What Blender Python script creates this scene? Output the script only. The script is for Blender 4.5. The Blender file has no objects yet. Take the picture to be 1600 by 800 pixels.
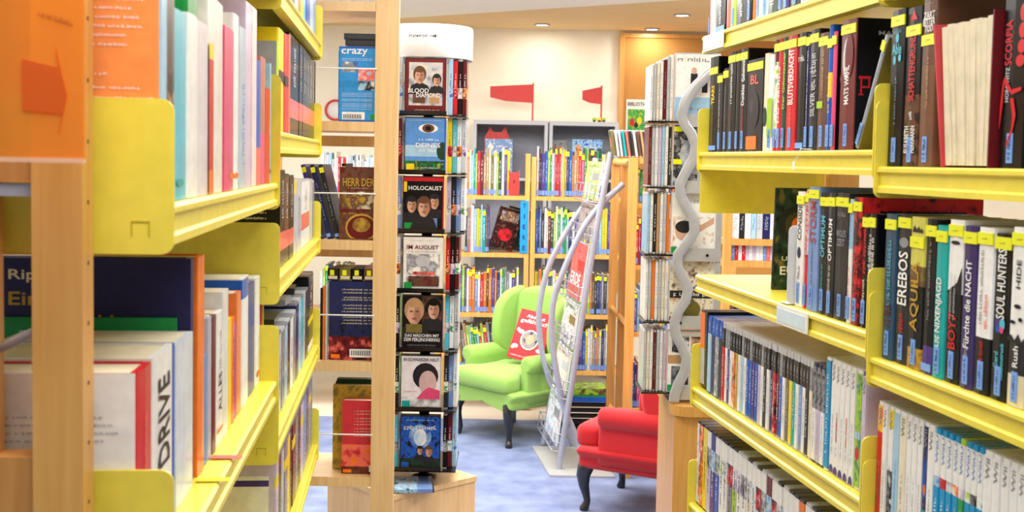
import bpy, bmesh, math, random
from mathutils import Vector, Matrix
rnd = random.Random(11)
sc = bpy.context.scene
COL = sc.collection
# ------------------------------------------------------------------ camera, world, light, exposure
F, CAMH, PITCH, ROLL, CY = 1800.0, 1.6, math.radians(3.4), math.radians(1.1), 358.0
rt0, up0 = Vector((1, 0, 0)), Vector((0, math.sin(PITCH), math.cos(PITCH)))
FWD = Vector((0, math.cos(PITCH), -math.sin(PITCH)))
RT = rt0 * math.cos(ROLL) + up0 * math.sin(ROLL)
UP = up0 * math.cos(ROLL) - rt0 * math.sin(ROLL)
CP = Vector((0, 0, CAMH))
cd = bpy.data.cameras.new('camera'); cam = bpy.data.objects.new('camera', cd); COL.objects.link(cam)
mw = Matrix.Identity(4)
for i in range(3):
    mw[i][0], mw[i][1], mw[i][2], mw[i][3] = RT[i], UP[i], -FWD[i], CP[i]
cam.matrix_world = mw
cd.sensor_fit = 'HORIZONTAL'; cd.sensor_width = 36.0; cd.lens = 36.0 * F / 1600.0
cd.shift_y = (CY - 400.0) / 1600.0
cd.clip_start = 0.05
cd.dof.use_dof = True; cd.dof.focus_distance = 3.0; cd.dof.aperture_fstop = 11.0
sc.camera = cam
w = bpy.data.worlds.new('world'); sc.world = w; w.use_nodes = True
w.node_tree.nodes['Background'].inputs[0].default_value = (1.0, 0.985, 0.96, 1)
w.node_tree.nodes['Background'].inputs[1].default_value = 0.42
sc.view_settings.view_transform = 'Standard'; sc.view_settings.look = 'None'
sc.view_settings.gamma = 1.0; sc.view_settings.use_curve_mapping = False
sc.view_settings.exposure = -0.12
LIGHTS = [(0.15, 0.6, 1.5, .5, 26), (0.15, 2.2, 1.5, .5, 26), (0.1, 3.9, 1.6, .6, 44), (0.1, 5.6, 1.8, .6, 62), (-.9, 6.5, 1.6, .5, 36), (1.6, 6.2, 1.0, .5, 34),
          (-1.6, 4.6, .6, 1.8, 44), (2.2, 3.4, .6, 1.8, 40), (2.4, 5.2, .6, 1.8, 40)]

def ray(px, py):
    return (FWD + RT * ((px - 800.0) / F) - UP * ((py - CY) / F))
def atY(px, py, Y):
    d = ray(px, py); return CP + d * (Y / d.y)
def atZ(px, py, z=0.0):
    d = ray(px, py); return CP + d * ((z - CAMH) / d.z)

# ------------------------------------------------------------------ materials
def lin(c):
    return tuple(((v / 255.) / 12.92 if v / 255. <= .04045 else ((v / 255. + .055) / 1.055) ** 2.4) for v in c)
PAL = dict(black=(16, 15, 17), charcoal=(40, 39, 43), grey=(140, 142, 147), silver=(196, 198, 202), white=(240, 240, 238),
    cream=(236, 227, 203), red=(208, 36, 44), maroon=(104, 26, 32), pink=(224, 78, 124), salmon=(240, 112, 100), orange=(243, 120, 28),
    yellow=(246, 216, 40), lime=(168, 206, 60), green=(40, 152, 72), bottle=(36, 66, 48), teal=(22, 168, 166), turquoise=(88, 190, 212),
    sky=(166, 206, 232), blue=(30, 92, 192), navy=(36, 40, 92), purple=(78, 58, 134), lilac=(206, 192, 216), brown=(104, 70, 52),
    tan=(190, 150, 106), olive=(120, 110, 52), gold=(190, 150, 52), labelblue=(120, 165, 240), tag=(238, 240, 30), page=(232, 220, 190),
    paper=(246, 244, 236), dustblue=(120, 150, 205), skin=(214, 168, 140), ivory=(226, 214, 180), wiiblue=(20, 150, 205))
_m = {}
def nodes(name):
    m = bpy.data.materials.new(name); m.use_nodes = True
    return m, m.node_tree, m.node_tree.nodes['Principled BSDF']
def mat(c, rough=.38, var=.06, kind='plain', metal=0.0, coat=0.0, scale=40.):
    key = (c, rough, var, kind, metal, coat, scale)
    if key in _m: return _m[key]
    rgb = lin(PAL[c]) if isinstance(c, str) else lin(c)
    nm = (c if isinstance(c, str) else '%d_%d_%d' % c) + '_' + kind
    m, nt, b = nodes(nm)
    b.inputs['Roughness'].default_value = rough; b.inputs['Metallic'].default_value = metal
    b.inputs['Specular IOR Level'].default_value = .22 if kind in ('cover', 'print', 'ink', 'shell') else .5
    b.inputs['Coat Weight'].default_value = coat; b.inputs['Coat Roughness'].default_value = .12
    tc = nt.nodes.new('ShaderNodeTexCoord'); nz = nt.nodes.new('ShaderNodeTexNoise')
    nz.inputs['Scale'].default_value = scale; nz.inputs['Detail'].default_value = 2
    nt.links.new(tc.outputs['Object'], nz.inputs['Vector'])
    rp = nt.nodes.new('ShaderNodeValToRGB')
    a = tuple(max(0, v * (1 - var * 2)) for v in rgb) + (1,); z = tuple(min(1, v * (1 + var)) for v in rgb) + (1,)
    rp.color_ramp.elements[0].color = a; rp.color_ramp.elements[1].color = z
    rp.color_ramp.elements[0].position = .3; rp.color_ramp.elements[1].position = .7
    nt.links.new(nz.outputs['Fac'], rp.inputs['Fac']); nt.links.new(rp.outputs['Color'], b.inputs['Base Color'])
    if kind == 'pages':
        wv = nt.nodes.new('ShaderNodeTexWave'); wv.bands_direction = 'X'; wv.inputs['Scale'].default_value = 300
        nt.links.new(tc.outputs['Object'], wv.inputs['Vector'])
        bp = nt.nodes.new('ShaderNodeBump'); bp.inputs['Strength'].default_value = .4; bp.inputs['Distance'].default_value = .001
        nt.links.new(wv.outputs['Fac'], bp.inputs['Height']); nt.links.new(bp.outputs['Normal'], b.inputs['Normal'])
    _m[key] = m
    return m
def art(cols, scale=30., rough=.3, stretch=1.0):
    key = ('art', tuple(cols), scale, rough, stretch)
    if key in _m: return _m[key]
    m, nt, b = nodes('print_' + '_'.join(str(c) for c in cols[:3]))
    b.inputs['Roughness'].default_value = rough; b.inputs['Specular IOR Level'].default_value = .22
    tc = nt.nodes.new('ShaderNodeTexCoord'); mp = nt.nodes.new('ShaderNodeMapping'); nz = nt.nodes.new('ShaderNodeTexNoise')
    mp.inputs['Scale'].default_value = (1, 1, stretch); mp.inputs['Location'].default_value = (rnd.random() * 9, rnd.random() * 9, rnd.random() * 9)
    nt.links.new(tc.outputs['Object'], mp.inputs['Vector']); nt.links.new(mp.outputs['Vector'], nz.inputs['Vector'])
    nz.inputs['Scale'].default_value = scale; nz.inputs['Detail'].default_value = 4
    rp = nt.nodes.new('ShaderNodeValToRGB'); e = rp.color_ramp.elements
    n = len(cols); rp.color_ramp.interpolation = 'EASE'
    for i, c in enumerate(cols):
        p = .32 + .36 * i / max(1, n - 1)
        el = e[i] if i < 2 else e.new(p)
        el.position = p; el.color = (lin(PAL[c]) if isinstance(c, str) else lin(c)) + (1,)
    nt.links.new(nz.outputs['Fac'], rp.inputs['Fac']); nt.links.new(rp.outputs['Color'], b.inputs['Base Color'])
    _m[key] = m
    return m
def wood(c1, c2, rough=.4, scale=1.0, name='wood'):
    m, nt, b = nodes(name)
    tc = nt.nodes.new('ShaderNodeTexCoord'); mp = nt.nodes.new('ShaderNodeMapping'); nz = nt.nodes.new('ShaderNodeTexNoise')
    mp.inputs['Scale'].default_value = (28 * scale, 28 * scale, 1.6 * scale)
    nt.links.new(tc.outputs['Object'], mp.inputs['Vector']); nt.links.new(mp.outputs['Vector'], nz.inputs['Vector'])
    nz.inputs['Scale'].default_value = 2.2; nz.inputs['Detail'].default_value = 5; nz.inputs['Distortion'].default_value = .6
    rp = nt.nodes.new('ShaderNodeValToRGB'); rp.color_ramp.elements[0].color = lin(c1) + (1,); rp.color_ramp.elements[1].color = lin(c2) + (1,)
    rp.color_ramp.elements[0].position = .3; rp.color_ramp.elements[1].position = .68
    nt.links.new(nz.outputs['Fac'], rp.inputs['Fac']); nt.links.new(rp.outputs['Color'], b.inputs['Base Color'])
    b.inputs['Roughness'].default_value = rough
    return m
def clear(c, alpha, rough=.08, name='clear_plastic'):
    m, nt, b = nodes(name)
    out = nt.nodes['Material Output']; tr = nt.nodes.new('ShaderNodeBsdfTransparent'); mx = nt.nodes.new('ShaderNodeMixShader')
    tr.inputs[0].default_value = lin(c) + (1,); b.inputs['Base Color'].default_value = lin(c) + (1,); b.inputs['Roughness'].default_value = rough
    mx.inputs[0].default_value = alpha
    nt.links.new(tr.outputs[0], mx.inputs[1]); nt.links.new(b.outputs[0], mx.inputs[2]); nt.links.new(mx.outputs[0], out.inputs['Surface'])
    return m
YEL = mat((238, 220, 76), .32, .03, 'enamel')
BIRCH = wood((220, 178, 120), (234, 197, 144), name='birch_wood')
OAK = wood((208, 148, 68), (224, 170, 92), name='golden_wood')
OAKD = wood((186, 126, 58), (208, 150, 82), name='golden_wood_deep')
STEEL = mat((172, 175, 186), .34, .03, 'satin_metal', metal=.3)
SILV = mat((180, 182, 185), .3, .03, 'silver_frame', metal=.15)
WHITEM = mat((244, 244, 244), .35, .02, 'white_enamel')
TRAY = mat('black', .2, .03, 'tray')
CLEAR = clear((232, 238, 242), .28)
ORANGEP = clear((255, 192, 78), .34, .1, 'orange_acrylic')
PAGES = mat('page', .8, .05, 'pages')

# ------------------------------------------------------------------ mesh building
class MB:
    def __init__(s): s.v = []; s.f = []; s.m = []; s.sm = []
    def add(s, vs, fs, mi=0, smooth=False):
        o = len(s.v); s.v += [tuple(v) for v in vs]
        for f in fs: s.f.append(tuple(i + o for i in f)); s.m.append(mi); s.sm.append(smooth)
    def box(s, x0, x1, y0, y1, z0, z1, mi=0):
        s.add([(x0, y0, z0), (x1, y0, z0), (x1, y1, z0), (x0, y1, z0), (x0, y0, z1), (x1, y0, z1), (x1, y1, z1), (x0, y1, z1)],
              [(0, 3, 2, 1), (4, 5, 6, 7), (0, 1, 5, 4), (1, 2, 6, 5), (2, 3, 7, 6), (3, 0, 4, 7)], mi)
    def prism(s, poly, a0, a1, axis='z', mi=0, smooth=False):
        # poly counter-clockwise in the plane of the two other axes (xy for z, yz for x, xz for y)
        def P(p, a):
            return (p[0], p[1], a) if axis == 'z' else ((a, p[0], p[1]) if axis == 'x' else (p[0], a, p[1]))
        n = len(poly); vs = [P(p, a0) for p in poly] + [P(p, a1) for p in poly]
        s.add(vs, [tuple(range(n))[::-1], tuple(range(n, 2 * n))], mi)
        s.add(vs, [(i, (i + 1) % n, n + (i + 1) % n, n + i) for i in range(n)], mi, smooth)
    def tube(s, pts, r, n=8, mi=0, cap=True, flat=1.0):
        pts = [Vector(p) for p in pts]; rings = []
        rs = r if isinstance(r, (list, tuple)) else [r] * len(pts)
        prev = None
        for i, p in enumerate(pts):
            d = (pts[min(i + 1, len(pts) - 1)] - pts[max(i - 1, 0)]).normalized()
            if prev is None:
                a = Vector((0, 1, 0)) if abs(d.y) < .9 else Vector((1, 0, 0))
                a = (a - d * a.dot(d)).normalized()
            else:
                a = (prev - d * prev.dot(d)).normalized()
            prev = a; b = d.cross(a)
            rings.append([p + (a * math.cos(t) * flat + b * math.sin(t)) * rs[i] for t in [2 * math.pi * k / n for k in range(n)]])
        vs = [v for r_ in rings for v in r_]
        fs = []
        for i in range(len(pts) - 1):
            for k in range(n):
                fs.append((i * n + k, i * n + (k + 1) % n, (i + 1) * n + (k + 1) % n, (i + 1) * n + k))
        s.add(vs, fs, mi, True)
        if cap: s.add(vs, [tuple(range(n))[::-1], tuple(range((len(pts) - 1) * n, len(pts) * n))], mi)
    def lathe(s, prof, c=(0, 0), n=32, mi=0):
        vs = []; fs = []
        for (r, z) in prof:
            for k in range(n):
                t = 2 * math.pi * k / n; vs.append((c[0] + r * math.cos(t), c[1] + r * math.sin(t), z))
        for i in range(len(prof) - 1):
            for k in range(n):
                fs.append((i * n + k, i * n + (k + 1) % n, (i + 1) * n + (k + 1) % n, (i + 1) * n + k))
        s.add(vs, fs, mi, True)
    def mesh(s, name, mats):
        me = bpy.data.meshes.new(name); me.from_pydata(s.v, [], s.f)
        for m_ in (mats if isinstance(mats, (list, tuple)) else [mats]): me.materials.append(m_)
        me.polygons.foreach_set('material_index', s.m); me.polygons.foreach_set('use_smooth', s.sm)
        me.update(); return me
    def build(s, name, mats, parent=None, loc=(0, 0, 0), rot=(0, 0, 0)):
        return ob(name, s.mesh(name, mats), parent, loc, rot)
def ob(name, me, parent=None, loc=(0, 0, 0), rot=(0, 0, 0)):
    o = bpy.data.objects.new(name, me); COL.objects.link(o)
    o.parent = parent; o.location = loc; o.rotation_euler = rot
    return o
def tag(o, label, cat, group=None):
    o['label'] = label; o['category'] = cat
    if group: o['group'] = group
    return o
def thing(name, label, cat, loc=(0, 0, 0), rot=(0, 0, 0), group=None):
    return tag(ob(name, None, None, loc, rot), label, cat, group)
def struct(o):
    o['kind'] = 'structure'; return o
def rrect(x0, x1, y0, y1, r, n=4, corners=(1, 1, 1, 1)):
    pts = []
    for (cx, cy, a0, k) in ((x1 - r, y0 + r, -90, 0), (x1 - r, y1 - r, 0, 1), (x0 + r, y1 - r, 90, 2), (x0 + r, y0 + r, 180, 3)):
        if corners[k]:
            for i in range(n + 1):
                t = math.radians(a0 + 90. * i / n); pts.append((cx + r * math.cos(t), cy + r * math.sin(t)))
        else:
            pts.append((x1 if k in (0, 1) else x0, y1 if k in (1, 2) else y0))
    return pts
def rbox(name, dims, r, m, parent=None, loc=(0, 0, 0), rot=(0, 0, 0), seg=3, deform=None):
    bm = bmesh.new(); bmesh.ops.create_cube(bm, size=1)
    for v in bm.verts: v.co = Vector((v.co.x * dims[0], v.co.y * dims[1], v.co.z * dims[2]))
    bmesh.ops.bevel(bm, geom=bm.edges[:], offset=r, segments=seg, profile=.5, affect='EDGES')
    if deform:
        bmesh.ops.subdivide_edges(bm, edges=[e for e in bm.edges if e.calc_length() > .1], cuts=5, use_grid_fill=True)
        for v in bm.verts: v.co = deform(v.co)
    me = bpy.data.meshes.new(name); bm.to_mesh(me); bm.free(); me.materials.append(m)
    for p in me.polygons: p.use_smooth = True
    return ob(name, me, parent, loc, rot)

# ------------------------------------------------------------------ lettering
_txt = {}
def text_mesh(s, col):
    key = (s, col)
    if key in _txt: return _txt[key]
    cu = bpy.data.curves.new('lettering', 'FONT'); cu.body = s; cu.size = 1; cu.resolution_u = 2; cu.dimensions = '2D'; cu.fill_mode = 'BOTH'; cu.offset = .014
    o = bpy.data.objects.new('lettering', cu)
    me = bpy.data.meshes.new_from_object(o)
    bpy.data.objects.remove(o); bpy.data.curves.remove(cu)
    xs = [v.co.x for v in me.vertices]; ys = [v.co.y for v in me.vertices]
    x0, x1, y0, y1 = min(xs), max(xs), min(ys), max(ys)
    for v in me.vertices: v.co = Vector(((v.co.x - (x0 + x1) / 2) / (x1 - x0), (v.co.y - (y0 + y1) / 2) / (y1 - y0), 0))
    me.materials.clear(); me.materials.append(mat(col, .4, .0, 'ink'))
    _txt[key] = (me, (x1 - x0) / (y1 - y0)); return _txt[key]
def pseudo_mesh(n, col, seed):
    key = ('#', n, col, seed)
    if key in _txt: return _txt[key]
    r = random.Random(seed); mb = MB(); x = 0.
    for i in range(n):
        w_ = r.choice((.5, .6, .7)); h = r.choice((.7, .7, 1.0)); y0 = r.choice((0, 0, -.2))
        k = r.randint(0, 4)
        def q(a, b, c, d): mb.add([(x + a, c, 0), (x + b, c, 0), (x + b, d, 0), (x + a, d, 0)], [(0, 1, 2, 3)])
        q(0, .16, y0, h)
        if k in (0, 1, 2): q(w_ - .16, w_, 0, .7)
        if k in (0, 3): q(.16, w_, .54, .7)
        if k in (1, 3, 4): q(.16, w_, 0, .16)
        x += w_ + .18
        if r.random() < .16: x += .5
    ys = [v[1] for v in mb.v]; y0, y1 = min(ys), max(ys); X = max(v[0] for v in mb.v)
    mb.v = [(v[0] / X - .5, (v[1] - y0) / (y1 - y0) - .5, 0) for v in mb.v]
    _txt[key] = (mb.mesh('lettering', mat(col, .4, .0, 'ink')), X / (y1 - y0)); return _txt[key]
def put_text(parent, s, col, c, d, u, L, Hh, name='lettering', fit=False, proud=.0006):
    """s: a string, or an int for an illegible run of that many letters. c centre, d reading direction, u up direction"""
    me, asp = pseudo_mesh(s, col, s * 7 + 3) if isinstance(s, int) else text_mesh(s, col)
    if fit:
        k = min(L, Hh * asp); L, Hh = k, k / asp
    d = Vector(d); u = Vector(u); n = d.cross(u)
    o = ob(name, me, parent)
    M = Matrix.Identity(4)
    cc = Vector(c) + n * proud
    for i in range(3):
        M[i][0], M[i][1], M[i][2], M[i][3] = d[i] * L, u[i] * Hh, n[i], cc[i]
    o.matrix_local = M
    return o
XX, YY, ZZ = Vector((1, 0, 0)), Vector((0, 1, 0)), Vector((0, 0, 1))
def shapes_mesh(name, parent, w_, h, shapes, org=(0, 0, 0), d=XX, u=ZZ, proud=.0004):
    """flat print: list of ('r',x0,y0,x1,y1,col) ('e',cx,cy,rx,ry,col) ('p',[pts],col) in 0..1 of the cover"""
    mb = MB(); mats = []; d = Vector(d); u = Vector(u); n = d.cross(u); org = Vector(org)
    for i, sh in enumerate(shapes):
        c = sh[-1]; m_ = art(c, 40) if isinstance(c, tuple) and isinstance(c[0], str) else mat(c, .3, .05, 'print')
        if m_ not in mats: mats.append(m_)
        if sh[0] == 'r': P = [(sh[1], sh[2]), (sh[3], sh[2]), (sh[3], sh[4]), (sh[1], sh[4])]
        elif sh[0] == 'e':
            P = []
            for k in range(16):
                t = 2 * math.pi * k / 16
                P.append((min(.985, max(.015, sh[1] + sh[3] * math.cos(t))), min(.99, max(.01, sh[2] + sh[4] * math.sin(t)))))
        else: P = sh[1]
        vs = [org + d * (p[0] * w_) + u * (p[1] * h) + n * (proud + .00012 * i) for p in P]
        mb.add(vs, [tuple(range(len(vs)))], mats.index(m_))
    return mb.build(name, mats, parent)

# ------------------------------------------------------------------ books and cases
def cover_profile(th, d, t, r):
    b = min(.0025, th * .12)
    o = [(0, d), (0, r)]
    o += [(0 + r * (1 - math.cos(a)), r - (r + b) * math.sin(a) * .92) for a in (.5, 1.0)]
    o += [(th / 2, -b)]
    o += [(th - r * (1 - math.cos(a)), r - (r + b) * math.sin(a) * .92) for a in (1.0, .5)]
    o += [(th, r), (th, d), (th - t, d), (th - t, r + t), (t, r + t), (t, d)]
    return o
def cover_mesh(th, h, d, segs, t=.0016, back=None):
    r = min(.004, th * .25); P = cover_profile(th, d, t, r); n = len(P)
    zs = [0.] + [h * s[0] for s in segs]; mb = MB(); mats = []
    vs = [(p[0], p[1], z) for z in zs for p in P]
    for k, s in enumerate(segs):
        c = s[1]; m_ = c if not isinstance(c, (str, tuple)) else (art(c, 45) if isinstance(c, tuple) and isinstance(c[0], str) else mat(c, .28, .06, 'cover', coat=.08))
        if m_ not in mats: mats.append(m_)
        mi = mats.index(m_)
        mb.add(vs, [(k * n + (i + 1) % n, k * n + i, (k + 1) * n + i, (k + 1) * n + (i + 1) % n) for i in range(n)], mi, False)
    top = (len(zs) - 1) * n
    # end caps as strips (concave outline)
    def cap(o, up):
        idx = [(0, 1, 11, 12), (1, 2, 3, 4, 10, 11) if False else (1, 2, 3, 4, 5, 6, 7, 10, 11), (7, 8, 9, 10)]
        for f in idx: mb.add(vs, [tuple(o + i for i in (f if not up else f[::-1]))], 0 if not up else len(mats) - 1)
    cap(0, True); cap(top, False)
    return mb, mats
STATS = []
def label_blue(parent, th, h, style, seed=0):
    w_ = min(th * .62, .012)
    if style == 'Bh': a, b, z0, z1 = th * .06, th * .94, .004, .014
    elif style == 'O': a, b, z0, z1 = th * .06, th * .7, .004, .03
    else: a, b, z0, z1 = th / 2 - w_ / 2, th / 2 + w_ / 2, .006, .006 + .036
    mb = MB(); mb.box(a, b, -.0034, -.0022, z0, z1)
    o = mb.build('shelf_label', mat('orange' if style == 'O' else 'labelblue', .5, .02, 'sticker'), parent)
    if style in ('B',) and th > .007:
        put_text(o, 6 + seed % 3, 'navy', ((a + b) / 2, -.0034, (z0 + z1) / 2), ZZ, -XX, .028, w_ * .5)
    return o
def make_book(name, M, th, h, d, o):
    """M: world matrix of the thing; local x thickness, y depth (spine at y = 0 facing -y), z height"""
    root = ob(name, None); root.matrix_world = M
    segs = o.get('segs') or [(1.0, o['c'])]
    mb, mats = cover_mesh(th, h, d, segs)
    mb.build('cover', mats, root)
    g = .0016; r = min(.004, th * .25) + g
    pb = MB(); pb.box(g + .0001, th - g - .0001, r + .0002, d - .003, .002, h - (.0025 if o.get('hard') else .0006))
    pb.build('page_block', PAGES, root)
    if o.get('tag', False):
        zt = o['tag'] if isinstance(o['tag'], float) else .935
        tb = MB(); tb.box(th * .03, th * .97, -.0033, -.0012, h * zt - .009, h * zt + .006)
        t_ = tb.build('colour_tag', mat('tag', .45, .02, 'sticker'), root)
        if th > .012: put_text(t_, 3, 'olive', (th / 2, -.0033, h * zt - .0015), XX, ZZ, th * .3, .0022)
    if o.get('lab'): label_blue(root, th, h, o['lab'], int(th * 9999))
    for t in o.get('title', ()):
        s, c, zc, lf, wf = t[:5]
        xc = t[5] if len(t) > 5 else .5
        put_text(root, s, c, (th * xc, -min(.0025, th * .12), h * zc), ZZ, -XX, h * lf, th * wf)
    for t in o.get('htitle', ()):
        s, c, zc, lf, hf = t
        put_text(root, s, c, (th * .5, -min(.0025, th * .12), h * zc), XX, ZZ, th * lf, h * hf)
    if o.get('art'):   # flat print on the spine
        shapes_mesh('spine_print', root, th, h, o['art'], (0, -min(.0025, th * .12), 0), proud=.0003)
    if o.get('covr'):  # print on the +x cover
        shapes_mesh('cover_print', root, d, h, o['covr'], (th, 0, 0), YY, ZZ)
    if o.get('covl'):
        shapes_mesh('cover_print', root, d, h, o['covl'], (0, d, 0), -YY, ZZ)
    for (s, c, yc, zc, L, Hh) in o.get('textr', ()):
        put_text(root, s, c, (th, d * yc, h * zc), YY, ZZ, d * L, h * Hh, proud=.0011)
    for (s, c, yc, zc, L, Hh) in o.get('textl', ()):
        put_text(root, s, c, (0, d * yc, h * zc), -YY, ZZ, d * L, h * Hh, proud=.0011)
    return root
def make_case(name, M, th, h, d, o):
    """plastic disc case: shell, wrap-around printed sheet"""
    root = ob(name, None); root.matrix_world = M @ Matrix.Translation((.0006, 0, 0)); th = th - .0012
    shell = o.get('shell', 'charcoal')
    sm = mat(shell, .25, .02, 'shell', coat=.2)
    r = min(.003, th * .3)
    P = rrect(0, th, 0, d, r, 3)
    mb = MB(); mb.prism(P, 0, h, 'z', 0, False)
    mb.box(.0012, th - .0012, d - .001, d + .0006, .012, h - .012, 0)
    mb.build('case', sm, root)
    segs = o.get('segs') or [(1.0, o['c'])]
    z0, z1 = .0035, h - o.get('rim', .005)
    e = .0005; mb = MB(); mats = []
    prof = [(-e, d - .006), (-e, r), (r * .3 - e, -e), (th - r * .3 + e, -e), (th + e, r), (th + e, d - .006)]
    zz = [z0] + [z0 + (z1 - z0) * s[0] for s in segs]
    for k, s in enumerate(segs):
        c = s[1]; m_ = art(c, 60) if isinstance(c, tuple) and isinstance(c[0], str) else mat(c, .22, .05, 'cover', coat=.08)
        if m_ not in mats: mats.append(m_)
        vs = [(p[0], p[1], z) for z in (zz[k], zz[k + 1]) for p in prof]; n = len(prof)
        mb.add(vs, [(i, i + 1, n + i + 1, n + i) for i in range(n - 1)], mats.index(m_))
    mb.build('printed_sheet', mats, root)
    for t in o.get('title', ()):
        s, c, zc, lf, wf = t[:5]
        put_text(root, s, c, (th * .5, -e, h * zc), ZZ, -XX, h * lf, th * wf)
    for t in o.get('htitle', ()):
        s, c, zc, lf, hf = t
        put_text(root, s, c, (th * .5, -e, h * zc), XX, ZZ, th * lf, h * hf)
    if o.get('art'): shapes_mesh('spine_print', root, th, h, o['art'], (0, -e, 0), proud=.0003)
    if o.get('tag'):
        tb = MB(); zt = o['tag'] if isinstance(o['tag'], float) else .93
        tb.box(0, th, -.0014, -.0006, h * zt - .009, h * zt + .005); tb.build('colour_tag', mat('tag', .45, .02, 'sticker'), root)
    if o.get('lab'): label_blue(root, th, h, o['lab'])
    return root

class Row:
    def __init__(s, P0, P1):
        s.P0 = Vector((P0.x, P0.y, 0)); t = Vector((P1.x - P0.x, P1.y - P0.y, 0)); s.L = t.length; s.t = t.normalized()
        s.w = Vector((-s.t.y, s.t.x, 0)); s.ang = math.atan2(s.t.y, s.t.x)
    def at(s, px, py, setb=0.):
        d = ray(px, py); k = ((s.P0 + s.w * setb - CP).dot(s.w)) / d.dot(s.w); p = CP + d * k
        return (p - s.P0).dot(s.t), p.z
    def mtx(s, u, setb, z, lean=0., yaw=0.):
        p = s.P0 + s.t * u + s.w * setb; p.z = z
        return Matrix.Translation(p) @ Matrix.Rotation(s.ang + yaw, 4, 'Z') @ Matrix.Rotation(lean, 4, 'Y')
WORDS = dict(labelblue='blue', paper='white', sky='pale blue', page='cream', dustblue='dusty blue', bottle='dark green', wiiblue='bright blue')
def cname(o):
    if 'word' in o: return o['word']
    c = o.get('c'); return WORDS.get(c, c) if isinstance(c, str) else 'patterned'
def label_row(items, where, group, kind):
    n = len(items)
    for i, (root, o, th) in enumerate(items):
        if o.get('label'): tag(root, o['label'], o.get('cat', kind), group); continue
        k = o.get('kindword', kind); size = 'thin ' if th < .011 else ('thick ' if th > .032 else '')
        if 'cs' in o or kind != 'paperback': size = ''
        a = cname(items[i - 1][1]) if i else None; b = cname(items[i + 1][1]) if i < n - 1 else None
        feat = (' ' + o['feat']) if o.get('feat') else ''
        if a and b: nb = ('between %s and %s ones' % (a, b)) if a != b else 'between two %s ones' % a
        elif a or b: nb = 'at the row end beside a %s one' % (a or b)
        else: nb = 'standing alone'
        cand = ['%s%s %s%s %s, %s' % (size, cname(o), k, feat, nb, where), '%s%s %s%s, %s' % (size, cname(o), k, feat, where) if feat else '',
                '%s%s %s %s, %s' % (size, cname(o), k, nb, where), '%s %s %s, %s' % (cname(o), k, nb, where), '%s %s beside a %s one, %s' % (cname(o), k, a or b, where)]
        lab = ([q for q in cand if q and len(q.split()) <= 16] + ['%s %s, %s' % (cname(o), k, where)])[0]
        tag(root, lab, o.get('cat', 'book' if 'case' not in k else 'disc case'), group)
def fill_row(row, z, ent, ymid, where, group, setb=.014, kind='paperback', d=.135, hdef=None, lim=(-9, 9), ceil=9.):
    items = []; last = -9.
    for e in ent:
        px0, px1, yt, o = e
        pm = (px0 + px1) / 2.
        ym = ymid(pm)
        u0, _ = row.at(px0, ym, setb); u1, _ = row.at(px1, ym, setb)
        u0, u1 = max(u0, lim[0] + .005), min(u1, lim[1] - .005)
        if not o.get('over'): u0 = max(u0, last)
        th = max(.0045, u1 - u0 - .0008); last = u0 + th + .0007
        if yt is None: h = hdef
        else: _, zt = row.at(pm + (ym - yt) * .03, yt, setb); h = zt - z
        h = min(h, ceil - z - .011)
        sb = setb + o.get('dy', 0.) + rnd.uniform(0, .0025)
        mk = make_case if (o.get('case') or 'case' in kind) else make_book
        nm = o.get('name') or ('disc_case' if mk is make_case else kind.replace(' ', '_'))
        root = mk(nm, row.mtx(u0, sb, z + .0008, o.get('lean', 0.)), th, h, o.get('d', d), o)
        items.append((root, o, th))
    label_row(items, where, group, kind)
    return items
def lerp(x0, y0, x1, y1): return lambda x: y0 + (y1 - y0) * (x - x0) / (x1 - x0)
# ------------------------------------------------------------------ the room
CARPET, nt, b = nodes('blue_carpet')
tc = nt.nodes.new('ShaderNodeTexCoord'); n1 = nt.nodes.new('ShaderNodeTexNoise'); n2 = nt.nodes.new('ShaderNodeTexNoise')
n1.inputs['Scale'].default_value = 6.5; n1.inputs['Detail'].default_value = 5; n2.inputs['Scale'].default_value = 220; n2.inputs['Detail'].default_value = 2
rp = nt.nodes.new('ShaderNodeValToRGB'); rp.color_ramp.elements[0].color = lin((100, 112, 150)) + (1,); rp.color_ramp.elements[1].color = lin((146, 158, 192)) + (1,)
rp.color_ramp.elements[0].position = .35; rp.color_ramp.elements[1].position = .65
mx = nt.nodes.new('ShaderNodeMath'); mx.operation = 'MULTIPLY_ADD'; mx.inputs[1].default_value = .55
m2 = nt.nodes.new('ShaderNodeMath'); m2.operation = 'MULTIPLY'; m2.inputs[1].default_value = .45
for n in (n1, n2): nt.links.new(tc.outputs['Object'], n.inputs['Vector'])
nt.links.new(n2.outputs['Fac'], m2.inputs[0]); nt.links.new(n1.outputs['Fac'], mx.inputs[0]); nt.links.new(m2.outputs[0], mx.inputs[2])
nt.links.new(mx.outputs[0], rp.inputs['Fac']); nt.links.new(rp.outputs['Color'], b.inputs['Base Color']); b.inputs['Roughness'].default_value = .95
bp = nt.nodes.new('ShaderNodeBump'); bp.inputs['Strength'].default_value = .5; bp.inputs['Distance'].default_value = .004
nt.links.new(n2.outputs['Fac'], bp.inputs['Height']); nt.links.new(bp.outputs['Normal'], b.inputs['Normal'])
WALL = mat((253, 247, 228), .8, .015, 'plaster', scale=6.)
CEIL = mat((252, 250, 244), .8, .01, 'ceiling', scale=6.)
TANC = mat((236, 208, 156), .8, .015, 'soffit', scale=6.)
CORK = mat((205, 146, 74), .85, .1, 'cork', scale=160.)
mb = MB(); mb.box(-3.2, 4.6, -2.5, 9.2, -.1, -.008); struct(mb.build('floor', mat((222, 210, 190), .5, .03, 'lino', scale=5.)))
mb = MB(); mb.box(-3.2, 4.6, -2.5, 7.05, -.008, 0.); struct(mb.build('floor_carpet', CARPET))
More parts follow.
